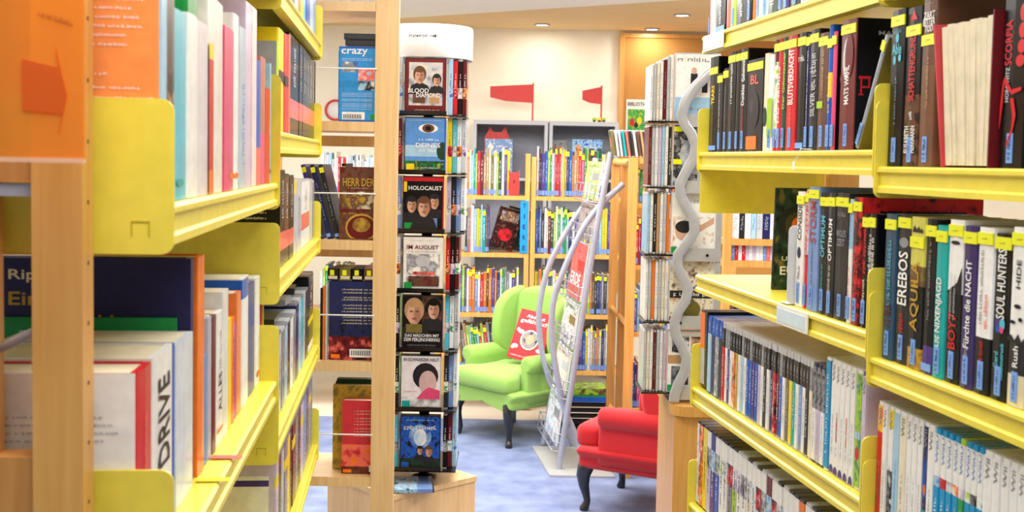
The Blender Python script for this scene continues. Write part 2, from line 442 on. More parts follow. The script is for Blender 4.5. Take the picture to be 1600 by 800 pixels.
mb = MB(); mb.box(-3.4, 4.8, 8.9, 9.1, -.1, 2.9); struct(mb.build('wall_back', WALL))
mb = MB(); mb.box(-3.4, -3.2, -2.5, 8.9, -.1, 2.9); struct(mb.build('wall_left', WALL))
mb = MB(); mb.box(4.6, 4.8, -2.5, 8.9, -.1, 2.9); struct(mb.build('wall_right', WALL))
zc = atY(850, 46, 8.9).z
A, B = atZ(625, 29, zc), atZ(1050, 0, zc); sl = (B.y - A.y) / (B.x - A.x)
yl, yr = A.y + sl * (-3.2 - A.x), A.y + sl * (4.6 - A.x)
mb = MB(); mb.prism([(-3.4, yl), (4.8, yr), (4.8, 9.1), (-3.4, 9.1)], zc, zc + .1); struct(mb.build('ceiling_rear', TANC))
mb = MB(); mb.prism([(-3.4, -2.5), (4.8, -2.5), (4.8, yr), (-3.4, yl)], zc - .004, zc + .1); struct(mb.build('ceiling', CEIL))
# cork pin board with a wooden edge on the rear wall
pa, pb_ = atY(977, 58, 8.86), atY(972, 58, 8.86)
cb = thing('pin_board', 'tall cork board with a wooden edge on the cream wall', 'pin board', (pa.x + .8, 8.9, 0))
mb = MB(); mb.box(-.8, .9, -.025, -.002, .6, pa.z); mb.build('cork', CORK, cb)
mb = MB(); mb.box(-.84, -.8, -.04, -.002, .6, pa.z + .03); mb.build('edge_trim', OAK, cb)
mb = MB(); mb.box(-.8, .9, -.04, -.002, pa.z, pa.z + .03); mb.build('edge_trim', OAK, cb)
for (px, py) in ((847, 38), (1019, 45), (1066, 23)):
    p = atZ(px, py, zc - .001)
    s_ = thing('downlight', 'round recessed downlight in the tan part of the ceiling', 'ceiling light', (p.x, p.y, zc - .0005), group='downlights in the ceiling')
    mb = MB(); mb.lathe([(.055, 0), (.06, -.008), (.048, -.010), (.046, -.002)], n=24); mb.build('ring', SILV, s_)
    em, nt, b = nodes('lamp_glow'); b.inputs['Emission Color'].default_value = (1, .93, .8, 1); b.inputs['Emission Strength'].default_value = 6
    mb = MB(); mb.prism([(.046 * math.cos(k * .5236), .046 * math.sin(k * .5236)) for k in range(12)], -.006, -.003); mb.build('lens', em, s_)
    ld = bpy.data.lights.new('downlight_lamp', 'AREA'); ld.shape = 'DISK'; ld.size = .09; ld.energy = 3.2; ld.color = (1, .94, .84); ob('downlight_lamp', ld, s_, (0, 0, -.012))
# ceiling light panels above the aisles
EMI, nt, b = nodes('panel_glow'); b.inputs['Emission Color'].default_value = (1, .98, .95, 1); b.inputs['Emission Strength'].default_value = 3.
for i, (x, y, sx, sy, e) in enumerate(LIGHTS):
    t_ = thing('ceiling_light_panel', 'flat white light panel on the ceiling above the aisle', 'ceiling light', (x, y, zc - .005), group='light panels on the ceiling')
    mb = MB(); mb.box(-sx / 2, sx / 2, -sy / 2, sy / 2, -.03, -.001); mb.build('housing', WHITEM, t_)
    mb = MB(); mb.box(-sx / 2 + .02, sx / 2 - .02, -sy / 2 + .02, sy / 2 - .02, -.034, -.03); mb.build('diffuser', EMI, t_)
    ld = bpy.data.lights.new('panel_lamp', 'AREA'); ld.shape = 'RECTANGLE'; ld.size = sx; ld.size_y = sy; ld.energy = e; ld.color = (1, .98, .95)
    lo = ob('panel_lamp', ld, t_, (0, 0, -.04))

# ------------------------------------------------------------------ yellow shelving rows
RR = Row(atY(1091, 265, 2.61), atY(1368, 268, 1.728))     # right of the aisle, u = 0 at the far end
LR = Row(atY(265, 384, 1.08), atY(500, 242, 3.1))          # left of the aisle, u = 0 at the near end
LIP = [(0, 0), (.02, 0), (.02, .003), (.0085, .004), (.0085, .034), (.02, .036), (.02, .039), (.003, .039), (-.001, .036), (-.001, .031), (.004, .028), (.004, .011), (0, .008)]
def bay(row, u0, u1, levels, label, D=.24, posts=((.255, .30),), skip=()):
    p = row.P0 + row.t * u0
    t_ = thing('yellow_shelving_bay', label, 'shelving', (p.x, p.y, 0), (0, 0, row.ang)); L = u1 - u0
    for lv, z in enumerate(levels):
        mb = MB(); mb.box(.003, L - .003, .02, D, z + .034, z + .039)
        s_ = mb.build('shelf', YEL, t_)
        mb = MB(); mb.prism(LIP, .003, L - .003, 'x'); mb.build('lip', YEL, s_, (0, 0, z))
        for k, x in enumerate((0., L - .003)):
            if (lv, k) in skip: continue
            mb = MB(); mb.prism(rrect(-.004, D, z - .008, z + .138, .012), x, x + .0028, 'x'); pl = mb.build('end_plate', YEL, t_)
            mb = MB(); fx = x - .0006 if k == 0 else x + .0028
            mb.box(fx, fx + .0006, .018, .0192, z + .009, z + .023); mb.box(fx, fx + .0006, .034, .0352, z + .009, z + .023)
            mb.box(fx, fx + .0006, .018, .0352, z + .022, z + .0236); mb.build('stamped_slot', mat((190, 176, 30), .4, .02, 'enamel'), pl)
    for (y0, y1) in posts:
        for x in (.002, L - .032):
            mb = MB(); mb.box(x, x + .03, y0, y1, .0, 2.05); mb.build('upright', OAK, t_)
    return t_
zf = [RR.at(*q)[1] for q in ((1099, 84), (1093, 265), (1085, 455), (1079, 629), (1073, 781))]
zf[4] -= .039
zn2, zn3 = RR.at(1371, 301)[1], RR.at(1358, 597)[1]; zn4 = zf[3] - .034
FL = RR.L
fb = bay(RR, 0, FL - .002, zf + [.5, .2], 'yellow steel bay of thrillers and game cases ending beside the wavy rack', D=.28, posts=((.30, .37),), skip=((0, 0), (2, 0)))
nb = bay(RR, FL + .002, FL + .9, [zf[0], zn2, zn3, zn4, .68, .35], 'yellow steel bay of splayed book, thrillers and white game cases', D=.28, posts=((.30, .37),))
mb = MB(); mb.prism(rrect(.004, .297, zf[1] - .098, zf[1] - .002, .006), .004, .0065, 'x'); mb.build('hanging_panel', YEL, fb)
LAB = mat((206, 226, 240), .3, .03, 'label_card'); 
def holder(row, u0, u1, z, parent, off):
    mb = MB(); mb.box(u0 - off, u1 - off, -.004, -.0015, z + .002, z + .037); h_ = mb.build('label_holder', mat((238, 238, 234), .25, .02, 'plastic'), parent)
    mb = MB(); mb.box(u0 - off + .004, u1 - off - .01, -.0048, -.004, z + .007, z + .031); mb.build('label_card', LAB, h_)
holder(RR, RR.at(1101, 70)[0], RR.at(1132, 65)[0], zf[0], fb, 0)
u0, u1 = RR.at(1216, 505)[0], RR.at(1264, 520)[0]; holder(RR, u0, u1, zf[2], fb, 0)
ue = RR.at(1243.5, 400, .014)[0]
mb = MB(); mb.box(u0, ue - .0012, .001, .1, zf[2] + .0395, zf[2] + .0405)
mb.prism(rrect(.0, .10, zf[2] + .04, zf[2] + .182, .012), ue - .0024, ue - .0012, 'x')
be = mb.build('bookend', mat((222, 224, 228), .35, .02, 'bookend')); be.location = (RR.P0.x, RR.P0.y, .0012); be.rotation_euler = (0, 0, RR.ang)
tag(be, 'white metal bookend holding up the row of paperbacks beside dark green book', 'bookend')
# paper tag hanging over the lip
p_ = RR.at(1252, 247)
rb = ob('paper_tag', None, None, RR.mtx(p_[0], -.006, zf[1] + .04).translation, (0, 0, RR.ang)); tag(rb, 'small white paper tag on a string over the yellow shelf lip', 'tag')
mb = MB(); mb.tube([(.012, .02, .0015), (.01, .0, .002), (.006, -.002, -.008), (-.006, -.003, -.02)], .0009, 6); mb.build('string', mat('paper', .7, .02, 'paper'), rb)
mb = MB(); mb.box(-.016, -.006, -.0036, -.003, -.034, -.02); mb.build('card', mat('paper', .7, .02, 'paper'), rb)

za1, za2 = LR.at(267, 384)[1], LR.at(427, 637)[1]; za0 = za1 + .365
zb = [LR.at(*q)[1] for q in ((500, 88), (500, 242), (495, 398), (491, 575), (490, 736))]
uA = LR.at(434, 330)[0]; uB = LR.L
ab = bay(LR, 0, uA - .002, [za0, za1, za2, za2 - .38, za2 - .76], 'yellow steel bay of big illustrated books behind the orange acrylic sign', D=.25, posts=((.26, .30),))
bb = bay(LR, uA + .002, uB, zb + [.48, .2], 'yellow steel bay of red-banded cases beside the wooden end shelf', D=.25, posts=((.26, .30),))
# wooden end frame of the near left bay: twin posts with peg holes and rails
EFX = -.05
for (y0, y1) in ((.066, .110), (.146, .19)):
    mb = MB(); mb.box(0, .036, y0, y1, 0, 2.06); po = mb.build('post', OAK, ab, (EFX, 0, 0))
    if y0 < .1:
        for k in range(24):
            mb = MB(); mb.prism([(.018 + .0022 * math.cos(a * 1.0472), .62 + .055 * k + .0022 * math.sin(a * 1.0472)) for a in range(6)], .0655, .0664, 'y')
            mb.build('peg_hole', mat((90, 58, 28), .8, .02, 'hole'), po)
for (za, zb_) in ((LR.at(30, 284, .13)[1], LR.at(30, 246, .13)[1]), (LR.at(30, 790, .13)[1], LR.at(30, 705, .13)[1])):
    mb = MB(); mb.box(.004, .034, .110, .146, min(za, zb_), max(za, zb_)); mb.build('rail', OAKD, ab, (EFX, 0, 0))
mb = MB(); zr = LR.at(30, 305, .13)[1]; mb.box(.006, .03, .110, .146, zr, zr + .011); mb.build('metal_rail', STEEL, ab, (EFX, 0, 0))
zr = LR.at(40, 520, .13)[1]
mb = MB(); mb.tube([(.012, .112, zr + .006), (.03, .148, zr - .012)], .0042, 8); mb.build('metal_rod', STEEL, ab, (EFX, 0, 0))

for (q, c_, nm) in (((364, 646), 'salmon', 'small red paper tag sticking out over the yellow shelf lip'), ((344, 727), 'yellow', 'small yellow paper tag sticking out over the yellow shelf lip')):
    uq = LR.at(*q)[0]; o = ob('paper_tag', None); o.matrix_world = LR.mtx(uq, 0, za2 + .0405); tag(o, nm, 'tag')
    mb = MB(); mb.box(-.008, .008, -.012, .028, 0, .0008); mb.build('card', mat(c_, .6, .02, 'paper'), o)
# orange translucent sign
c0, c1 = atY(-40, 246, .93), atY(131, 246, .93)
sg = thing('acrylic_sign', 'translucent orange acrylic sign with a red arrow hung on the wooden end frame', 'sign', (c0.x, .93, c0.z))
W_ = c1.x - c0.x
mb = MB(); mb.box(0, W_, 0, .003, 0, .24); mb.build('sheet', ORANGEP, sg)
mb = MB(); mb.box(0, W_, -.001, .004, -.003, 0.0008); mb.build('lower_edge', clear((255, 225, 190), .6, .1, 'clear_edge'), sg)
def sp(px, py): p = atY(px, py, .93); return (p.x - c0.x, p.z - c0.z)
mb = MB(); mb.prism([sp(*q) for q in ((36, 172), (35, 92), (92, 106), (88, 74), (105, 148), (92, 210), (98, 178))][::-1], -.001, -.0002, 'y')
mb.build('arrow', clear((240, 110, 30), .7, .3, 'arrow_print'), sg)
a = sp(88, 30); put_text(sg, 16, 'maroon', (a[0], -.0006, a[1]), Vector((.96, 0, -.28)), Vector((.28, 0, .96)), .029, .005)

# ------------------------------------------------------------------ right rows
def T(c, **k): k['c'] = c; return k
Y, BL, BH = dict(tag=True), dict(lab='B'), dict(lab='Bh')
def K(c, *ds, **k):
    o = dict(c=c)
    for d_ in ds: o.update(d_)
    o.update(k); return o
YB = dict(tag=True, lab='B')
z2 = lambda z: z + .039
F1 = [(1101, 1109, None, K('red', BL)), (1109, 1118, None, K('silver')), (1118, 1133, None, K('black', BH, title=[(12, 'white', .3, .5, .2)])), (1135, 1141, None, K('salmon')),
      (1141, 1150, None, K('lime', BL)), (1150, 1167, None, K('charcoal', title=[(9, 'white', .35, .5, .3)])), (1167, 1175, None, K('black', BL, title=[(12, 'white', .4, .5, .4)])),
      (1175, 1180, None, K('orange')), (1180, 1188, None, K('cream', BL)), (1188, 1200, None, K('sky', BL)), (1200, 1216, None, K('bottle', title=[(6, 'cream', .3, .4, .3)])),
      (1216, 1223, None, K('grey', BL)), (1223, 1233, None, K('purple', BL)), (1233, 1250, None, K('black', BL)), (1250, 1262, None, K('white', BL)), (1262, 1276, None, K('charcoal', BL)),
      (1276, 1290, None, K('sky', BL)), (1290, 1306, None, K('red', BL)), (1306, 1330, None, K('black', BL)), (1330, 1352, None, K('navy', BL))]
fill_row(RR, z2(zf[0]), F1, lerp(1100, 40, 1330, 0), 'yellow shelf above the thrillers', 'books on the high yellow shelf', hdef=.185, lim=(0, FL))
F2 = [(1109, 1122, 88, K('black', tag=.86, lab='Bh', title=[('TEARS', 'yellow', .6, .2, .35), (14, 'olive', .3, .4, .2)])),
      (1122, 1130, 115, K('charcoal', YB, title=[(18, 'silver', .5, .6, .22)])), (1130, 1138, 107, K('black', YB, title=[(16, 'grey', .5, .55, .22)])),
      (1138, 1150, 78, K('black', YB, title=[(20, 'white', .68, .4, .3), (12, 'maroon', .3, .3, .25)])), (1150, 1156, 75, K('charcoal', YB)),
      (1156, 1168, 72, K('black', YB, title=[('Dunkles', 'white', .55, .2, .4), ('Geheimnis', 'white', .79, .22, .4), (14, 'red', .3, .34, .22)])),
      (1167, 1193, 93, K('charcoal', tag=.93, lab='O', d=.125, htitle=[('BL', 'salmon', .78, .5, .1), (5, 'maroon', .9, .5, .05)], art=[('e', .5, .45, .3, .2, (52, 50, 52)), ('e', .35, .5, .12, .08, (74, 70, 72))])),
      (1193, 1200, 84, K('cream', art=[('e', .5, .35, .4, .1, 'bottle')])), (1200, 1208, 86, K('white', lab='B', art=[('r', 0, .15, 1, .55, 'lime')])),
      (1207, 1214, 55, K('green', YB, segs=[(.1, 'red'), (.8, ('lime', 'white', 'green')), (1., 'maroon')], word='green')), (1214, 1221, 56, K('red', YB, title=[('Der Nächste', 'white', .5, .5, .4)])),
      (1220, 1229, 58, K('bottle', YB, title=[('Der Giftmischer', 'lime', .62, .5, .5)])),
      (1228, 1244, 50, K('red', YB, title=[('BLUTSVERDACHT', 'white', .64, .48, .55), (14, 'salmon', .25, .26, .3)])),
      (1238, 1257, 40, K('black', tag=True, lab='Bh', htitle=[(5, 'white', .78, .7, .06)])), (1256, 1263, 52, K('navy', YB, title=[(26, 'white', .5, .7, .3)], word='dark blue')),
      (1262, 1277, 31, K('charcoal', YB, title=[('SILVER', 'silver', .38, .2, .5), (9, 'silver', .65, .3, .7)])), (1277, 1292, 52, K('brown', tag=True, lab='B', art=[('r', .0, .36, .6, .42, 'lime')], title=[(14, 'tan', .65, .4, .3)])),
      (1291, 1299, 25, K('blue', segs=[(.42, 'blue'), (.62, 'yellow'), (1., 'blue')], tag=.86, lab='B', title=[(7, 'ivory', .45, .3, .6)])), (1299, 1306, 50, K('pink', tag=True, lab='B', word='pink', covr=[('r', 0, 0, 1, 1, 'black'), ('e', .2, .6, .16, .12, 'skin')])),
      (1312, 1336, 21, K('maroon', tag=True, lab='B', hard=True, d=.145, segs=[(1., (112, 44, 42))], word='dark red', feat='with black cover',
        art=[('e', .45, .7, .26, .16, 'silver'), ('e', .6, .72, .26, .17, 'maroon')], title=[('MATS WAHL', 'white', .5, .3, .3)],
        covr=[('r', 0, 0, 1, 1, 'black'), ('r', .05, .42, .07, .56, 'red'), ('r', .03, .54, .17, .56, 'red'), ('r', .05, .47, .15, .485, 'red'), ('r', .14, .47, .16, .56, 'red'), ('r', .03, .415, .09, .425, 'red')], textr=[('MATS WAHL', 'silver', .55, .89, .62, .032)]))]
F2i = fill_row(RR, z2(zf[1]), F2, lambda x: 160, 'row ending at the leaning grey book', 'thrillers with yellow tags', lim=(0, FL), ceil=zf[0])
# leaning grey paperback
u_, _ = RR.at(1340, 236, .02)
Lh = .19; ang = math.radians(29)
lb = make_book('book', RR.mtx(u_, .016, z2(zf[1]) + .001 + .013 * math.sin(ang) * 1.05, ang), .013, Lh, .125, K('grey', segs=[(1., (150, 158, 170))], tag=.92, lab='B', title=[(14, 'silver', .5, .4, .3)], covr=[('r', 0, 0, 1, 1, 'olive')]))
tag(lb, 'thin grey paperback leaning against the yellow end plate', 'book', 'thrillers with yellow tags')
N2 = [(1391, 1413, 16, K('black', tag=True, lab='B', word='black', title=[('Able', 'turquoise', .72, .0001, .0001), (12, 'dustblue', .42, .3, .12)], htitle=[('Able', 'turquoise', .75, .65, .07), (7, 'turquoise', .86, .5, .03)], art=[('e', .5, .82, .12, .03, 'turquoise'), ('e', .35, .68, .1, .03, 'turquoise'), ('e', .72, .69, .1, .025, 'turquoise')])),
      (1413, 1437, 12, K('black', tag=.86, lab='B', segs=[(.45, ('black', 'brown', 'black')), (1., 'black')], word='black', feat='with red capitals', title=[('SCHATTENGRUND', 'red', .62, .42, .4), (3, 'white', .32, .05, .25), ('ELISABETH', 'white', .17, .17, .3, .3), ('HERRMANN', 'white', .17, .17, .3, .68)], art=[('p', [(.3, .92), (.75, .92), (.6, .955), (.52, .985), (.4, .95)], 'red')])),
      (1437, 1460, -2, K('brown', tag=.76, lab='B', segs=[(.6, (118, 82, 62)), (1., 'brown')], word='brown', htitle=[('ZART', 'white', .9, .75, .04), ('BITTER', 'white', .86, .8, .04), ('TOD', 'white', .82, .55, .04), (8, 'tan', .97, .6, .02)], title=[(18, 'tan', .5, .3, .2)]))]
ymN2 = lambda x: 140
fill_row(RR, z2(zn2), N2, ymN2, 'row with the splayed red book', 'books beside the splayed one', d=.14, lim=(FL + .002, 9))
# splayed book, fore-edge towards the aisle: red boards, fanned pages
u0, u1, u2 = RR.at(1462, 140, .01)[0], RR.at(1478, 140, .01)[0], RR.at(1558, 140, .01)[0]
zt = RR.at(1520, 22, .01)[1]; zs_ = z2(zn2) + .001
so = ob('splayed_book', None); so.matrix_world = RR.mtx(u0, .004, zs_); tag(so, 'open red hardback with its fanned cream pages facing the aisle', 'book')
hh = zt - zs_ - .006; W2 = u2 - u0
for k in range(9):
    x0 = .026 + (W2 - .036) * k / 9.; x1 = .026 + (W2 - .036) * (k + 1) / 9. - .0006
    s0, s1 = .012 - .012 * k / 9., .012 - .012 * (k + 1) / 9.
    mb = MB(); dz = rnd.uniform(0, .004)
    mb.add([(x0 + s0, .004 + rnd.uniform(0, .004), .002), (x1 + s1, .004, .002), (x1 * .55 + W2 * .2, .13, .002), (x0 * .55 + W2 * .2, .13, .002),
            (x0 - s0, .004, hh - dz), (x1 - s1, .004, hh - dz), (x1 * .55 + W2 * .2, .13, hh - dz), (x0 * .55 + W2 * .2, .13, hh - dz)],
           [(0, 3, 2, 1), (4, 5, 6, 7), (0, 1, 5, 4), (1, 2, 6, 5), (2, 3, 7, 6), (3, 0, 4, 7)])
    mb.build('page_block', PAGES, so)
mb = MB(); mb.add([(.033, 0, 0), (.036, 0, 0), (W2 * .3, .135, 0), (W2 * .28, .135, 0), (-.003, 0, hh + .002), (.001, 0, hh + .002), (W2 * .3, .135, hh + .004), (W2 * .28, .135, hh + .004)],
                  [(0, 3, 2, 1), (4, 5, 6, 7), (0, 1, 5, 4), (1, 2, 6, 5), (2, 3, 7, 6), (3, 0, 4, 7)]); mb.build('board', mat((196, 60, 62), .4, .05, 'cover'), so)
mb = MB(); mb.box(W2 - .006, W2 - .003, 0, .135, 0, hh + .004); mb.build('board', mat('maroon', .4, .05, 'cover'), so)
mb = MB(); mb.box(W2 * .28, W2 - .003, .135, .138, 0, hh + .004); mb.build('spine', mat('maroon', .4, .05, 'cover'), so)
N2b = [(1566, 1604, -10, K('black', tag=False, lab='B', word='black', feat='with red scorpion', title=[('SCORPIA', 'red', .72, .26, .3, .3), ('HOROWITZ', 'silver', .48, .2, .16, .3)],
        art=[('e', .85, .88, .14, .05, 'red'), ('e', .84, .78, .15, .045, 'red'), ('e', .83, .69, .16, .04, 'red'), ('e', .8, .61, .18, .035, 'red'), ('p', [(.12, .5), (.5, .42), (.9, .44), (.9, .46), (.5, .45), (.2, .53)], 'red'),
             ('p', [(.12, .5), (.2, .53), (.14, .36), (.06, .24), (.03, .22), (.04, .36)], 'red'), ('p', [(.45, .4), (.6, .4), (.72, .3), (.6, .2), (.4, .12), (.35, .14), (.55, .22), (.58, .3)], 'red')])),
       (1606, 1640, 5, K('charcoal', BL, word='charcoal'))]
fill_row(RR, z2(zn2), N2b, ymN2, 'row with the splayed red book', 'books beside the splayed one', d=.14, lim=(FL + .002, 9))
# row by the white bookend
F3 = [(1244, 1256, 300, K('white', YB, title=[('CONSIDER', 'charcoal', .76, .36, .5), (6, 'grey', .25, .2, .3)], art=[('e', .5, .47, .22, .05, 'navy')])),
      (1256, 1262, 296, K('red', YB, segs=[(.45, 'red'), (1., ('white', 'red'))], word='red and white', title=[('DENKZETTEL', 'red', .66, .45, .5)])),
      (1262, 1279, 293, K('dustblue', tag=.95, lab='B', title=[('STORM', (170, 70, 60), .72, .34, .55), (18, 'navy', .35, .4, .15)])),
      (1279, 1292, 302, K('black', YB, word='black', feat='with turquoise capitals', title=[('OPTIMUM', 'turquoise', .64, .34, .5), (14, 'teal', .26, .3, .3)])),
      (1292, 1304, 302, K('charcoal', YB, word='black', feat='with white capitals', title=[('OPTIMUM', 'white', .62, .34, .5), (14, 'ivory', .26, .3, .3)])),
      (1304, 1324, 302, K('charcoal', tag=True, lab='B', word='dark grey', htitle=[('WOLFS', 'grey', .68, .75, .055), ('ZEIT', 'grey', .61, .6, .055), (6, 'grey', .83, .6, .03)])),
      (1324, 1331, 312, K('white', segs=[(.6, 'white'), (1., 'sky')], lab='B', tag=True, title=[(16, 'blue', .75, .3, .4), (12, 'red', .3, .3, .4)])),
      (1331, 1345, 309, K('red', tag=True, lab='B', word='red', d=.2, hard=True, segs=[(1., ('red', 'black', 'red'))], feat='with black swirls', title=[(12, 'red', .35, .4, .7)], covr=[('r', 0, 0, 1, 1, ('black', 'red', 'red')), ('r', .14, .84, .86, .9, 'black')], textr=[('KATJA BRANDIS', 'red', .5, .905, .76, .04)])),
      (1345, 1355, 335, K('black', YB, title=[(10, 'red', .68, .4, .6), (10, 'ivory', .28, .3, .45)])), (1355, 1366, 335, K('black', YB, title=[(18, 'white', .62, .4, .5, .3), (14, 'white', .62, .35, .5, .72)]))]
for e in F3:
    if e[3].get('lab') == 'B' and e[0] > 1270: pass
fill_row(RR, z2(zf[2]), F3, lerp(1240, 400, 1360, 440), 'row by the white bookend', 'paperbacks beside the white bookend', lim=(0, FL - .002), ceil=zf[1])
N3 = [(1381, 1399, 335, K('navy', YB, word='dark blue', segs=[(1., (44, 76, 104))], title=[(16, 'turquoise', .6, .45, .4), (6, 'maroon', .3, .15, .5)])),
      (1399, 1420, 338, K('charcoal', tag=.96, lab='B', word='charcoal', feat='with white block capitals', title=[('EREBOS', 'white', .58, .36, .7), (9, 'red', .24, .2, .4)], art=[('e', .5, .82, .35, .035, 'grey')])),
      (1420, 1443, 340, K('brown', tag=.84, lab='B', word='golden brown', segs=[(.14, ('brown', 'gold', 'black')), (.55, 'black'), (.68, ('olive', 'brown', 'gold')), (1., (210, 205, 90))], title=[('AQUILA', 'gold', .48, .46, .62)], art=[('p', [(.15, .9), (.9, .9), (.8, .93), (.7, .915), (.6, .94), (.45, .92), (.3, .945), (.2, .92)], 'charcoal')])),
      (1443, 1460, 343, K('black', tag=.93, lab='Bh', segs=[(.18, 'purple'), (1., 'black')], title=[(18, 'grey', .6, .5, .25)])),
      (1460, 1478, 353, K('teal', YB, feat='with white lettering', title=[('NIXENJAGD', 'white', .48, .36, .6), (4, 'white', .22, .12, .4)])),
      (1478, 1502, 344, K('white', tag=.94, lab='B', word='white and black', segs=[(.55, 'black'), (1., 'white')], art=[('p', [(0, .55), (1., .55), (1, .72), (.7, .62), (.3, .58)], 'black'), ('e', .5, .86, .3, .012, 'black')], title=[('BOY7', 'red', .32, .22, .5), (20, 'silver', .53, .28, .14, .3), (20, 'silver', .53, .28, .14, .55)])),
      (1502, 1524, 354, K('purple', YB, word='dark purple', segs=[(1., (58, 44, 100))], feat='with pale script', title=[('Fürchte die', 'white', .4, .3, .42), ('NACHT', 'white', .68, .22, .42), (12, 'silver', .18, .16, .3)])),
      (1524, 1549, 356, K('white', tag=.94, lab='B', word='white', segs=[(.34, 'black'), (1., 'white')], title=[(17, 'grey', .64, .44, .26, .35), (9, 'salmon', .5, .2, .26, .7), (10, 'red', .25, .14, .3)])),
      (1549, 1576, 366, K('black', tag=.95, lab='B', word='black', feat='with white capitals', title=[('SOUL HUNTERS', 'white', .7, .42, .5), ('Gerd', 'turquoise', .24, .1, .25, .35), ('Ruebenstrunk', 'turquoise', .24, .22, .22, .68)], art=[('e', .36, .46, .16, .035, 'purple'), ('e', .64, .46, .16, .035, 'turquoise'), ('e', .38, .425, .12, .02, 'blue'), ('e', .62, .425, .12, .02, 'pink')])),
      (1576, 1604, 356, K('white', tag=.94, lab='B', word='white', segs=[(.18, 'ivory'), (.36, 'charcoal'), (1., 'white')], title=[('HIDE', 'charcoal', .74, .16, .26), ('Rush', 'white', .28, .12, .3)], art=[('p', [(0, .36), (1, .36), (1, .40), (.8, .37), (.6, .41), (.4, .37), (.2, .4), (0, .38)], 'charcoal'), ('e', .5, .56, .2, .012, 'black'), ('e', .25, .47, .18, .01, 'black'), ('e', .7, .49, .12, .012, 'black')])),
      (1604, 1636, 372, K('white', tag=.94, lab='B', word='white', segs=[(.18, 'ivory'), (.36, 'charcoal'), (.7, ('white', 'grey', 'white')), (1., 'white')], title=[('Rush', 'white', .28, .12, .3)]))]
fill_row(RR, z2(zn3), N3, lerp(1380, 460, 1600, 530), 'row above the white game cases', 'paperbacks above the white game cases', lim=(FL + .002, 9), ceil=zn2)
# dark green book set back, cover to the camera
p = atZ(1206, 452, z2(zf[2]) + .001); 
db = make_book('book', Matrix.Translation((p.x, p.y + .012, p.z)) @ Matrix.Rotation(math.radians(-90 + 8), 4, 'Z') @ Matrix.Rotation(math.radians(2), 4, 'Y'), .014, .205, .135,
    K('bottle', segs=[(1., ('bottle', 'black', 'bottle'))], hard=True, covr=[('r', 0, 0, 1, 1, ('black', 'bottle', 'olive')), ('e', .36, .64, .33, .2, (40, 46, 36)), ('e', .36, .64, .22, .135, (74, 70, 34)), ('e', .37, .64, .13, .085, 'orange')], textr=[('URSULA', 'ivory', .36, .31, .5, .045), ('EULEN', 'white', .4, .19, .62, .085)]))
tag(db, 'dark green book with an orange eye on its cover behind the white bookend', 'book')
# ------------------------------------------------------------------ game and film cases on the right
ART = [('white', 'sky', 'blue'), ('white', 'red', 'black'), ('white', 'grey'), ('cream', 'orange', 'brown'), ('white', 'lilac', 'purple'), ('lime', 'white', 'green'), ('charcoal', 'grey', 'white'), ('sky', 'white', 'teal')]
def ps(c, word=None, band='charcoal', t='grey'):
    return K(c, shell='silver', rim=.012, segs=[(.74, c), (1., band)], word=word or WORDS.get(c, c) if isinstance(c, str) else word, title=[(rnd.randint(9, 16), t, .4, .4, .35), (5, 'silver', .82, .12, .4)])
def wii(c='white', word='white', shell='white', extra=None, tcol='grey', txt='Wii'):
    o = K(c, shell=shell, rim=.006, word=word, title=[(txt, tcol, .88, .14, .5), (rnd.randint(8, 14), 'grey', .35, .35, .28)])
    if extra: o.update(extra)
    return o
F4 = [(1093, 1100, None, K('orange', segs=[(.5, 'silver'), (1., 'orange')], shell='charcoal', lean=math.radians(-2), word='orange')), (1100.4, 1104.6, None, K('charcoal', shell='black', lean=math.radians(-2), title=[(9, 'grey', .5, .4, .3)]))]
x = 1105.
for c, wd in (('sky', 'pale blue'), ('navy', 'navy'), (('sky', 'grey', 'white'), 'patterned'), ('charcoal', 'charcoal')):
    F4.append((x, x + 5.4, None, K(c, shell='blue', rim=.006, segs=[(.8, c), (1., 'blue')], word=wd, title=[(8, 'white', .88, .12, .3)]))); x += 5.6
cols = ['red', 'white', 'purple', 'white', ART[3], 'gold', 'white', 'sky', 'white', 'blue', 'blue', 'purple', 'blue', 'lilac', 'white', 'charcoal', 'white', 'navy', ART[1], 'maroon', 'blue', 'white', 'olive', 'yellow', 'teal', 'white', 'dustblue', 'white', 'charcoal', 'cream']
k = (1268. - x) / (len(cols) * 1.0)
w_ = 4.0
tot = 0
ws = [1 + .012 * i for i in range(len(cols))]; sc_ = (1268. - x) / sum(ws)
for i, c in enumerate(cols):
    w1 = ws[i] * sc_
    F4.append((x, x + w1 - .15, None, ps(c, word=None if isinstance(c, str) else 'patterned', band=rnd.choice(('charcoal', 'charcoal', 'black', 'grey')), t='grey' if c in ('white', 'cream', 'lilac', 'sky') else 'white'))); x += w1
for c, wd in (('charcoal', 'charcoal'), ('lilac', 'lilac'), ('white', 'white')):
    F4.append((x, x + 6.4, None, K(c, shell='navy', rim=.006, segs=[(.55, 'white' if wd != 'lilac' else 'lilac'), (1., ('charcoal', 'grey', 'black'))], word=wd, title=[(12, 'grey', .3, .4, .3)]))); x += 6.6
F4.append((x, x + 7.6, None, K('wiiblue', shell='white', title=[(12, 'white', .5, .7, .35)], word='bright blue'))); x += 8
for i in range(5):
    F4.append((x, x + 7.4, None, wii(extra=dict(art=[('e', .5, .02, .48, .06, 'purple')] + ([('r', .35, .3, .6, .55, ART[i])] if i % 2 else []))))); x += 7.7
F4.append((x, x + 8.6, None, wii(('green', 'lime', 'green'), 'green', extra=dict(art=[('e', .5, .3, .4, .06, 'red'), ('r', 0, .42, 1, .48, 'sky')])))); x += 9
F4.append((x, x + 7, None, wii('lilac', 'lilac', 'purple')))
it = []
for i, e in enumerate(F4):
    h = .171 if e[0] < 1286 else .19
    it += [(e[0], e[1], None, dict(e[3], hh=h))]
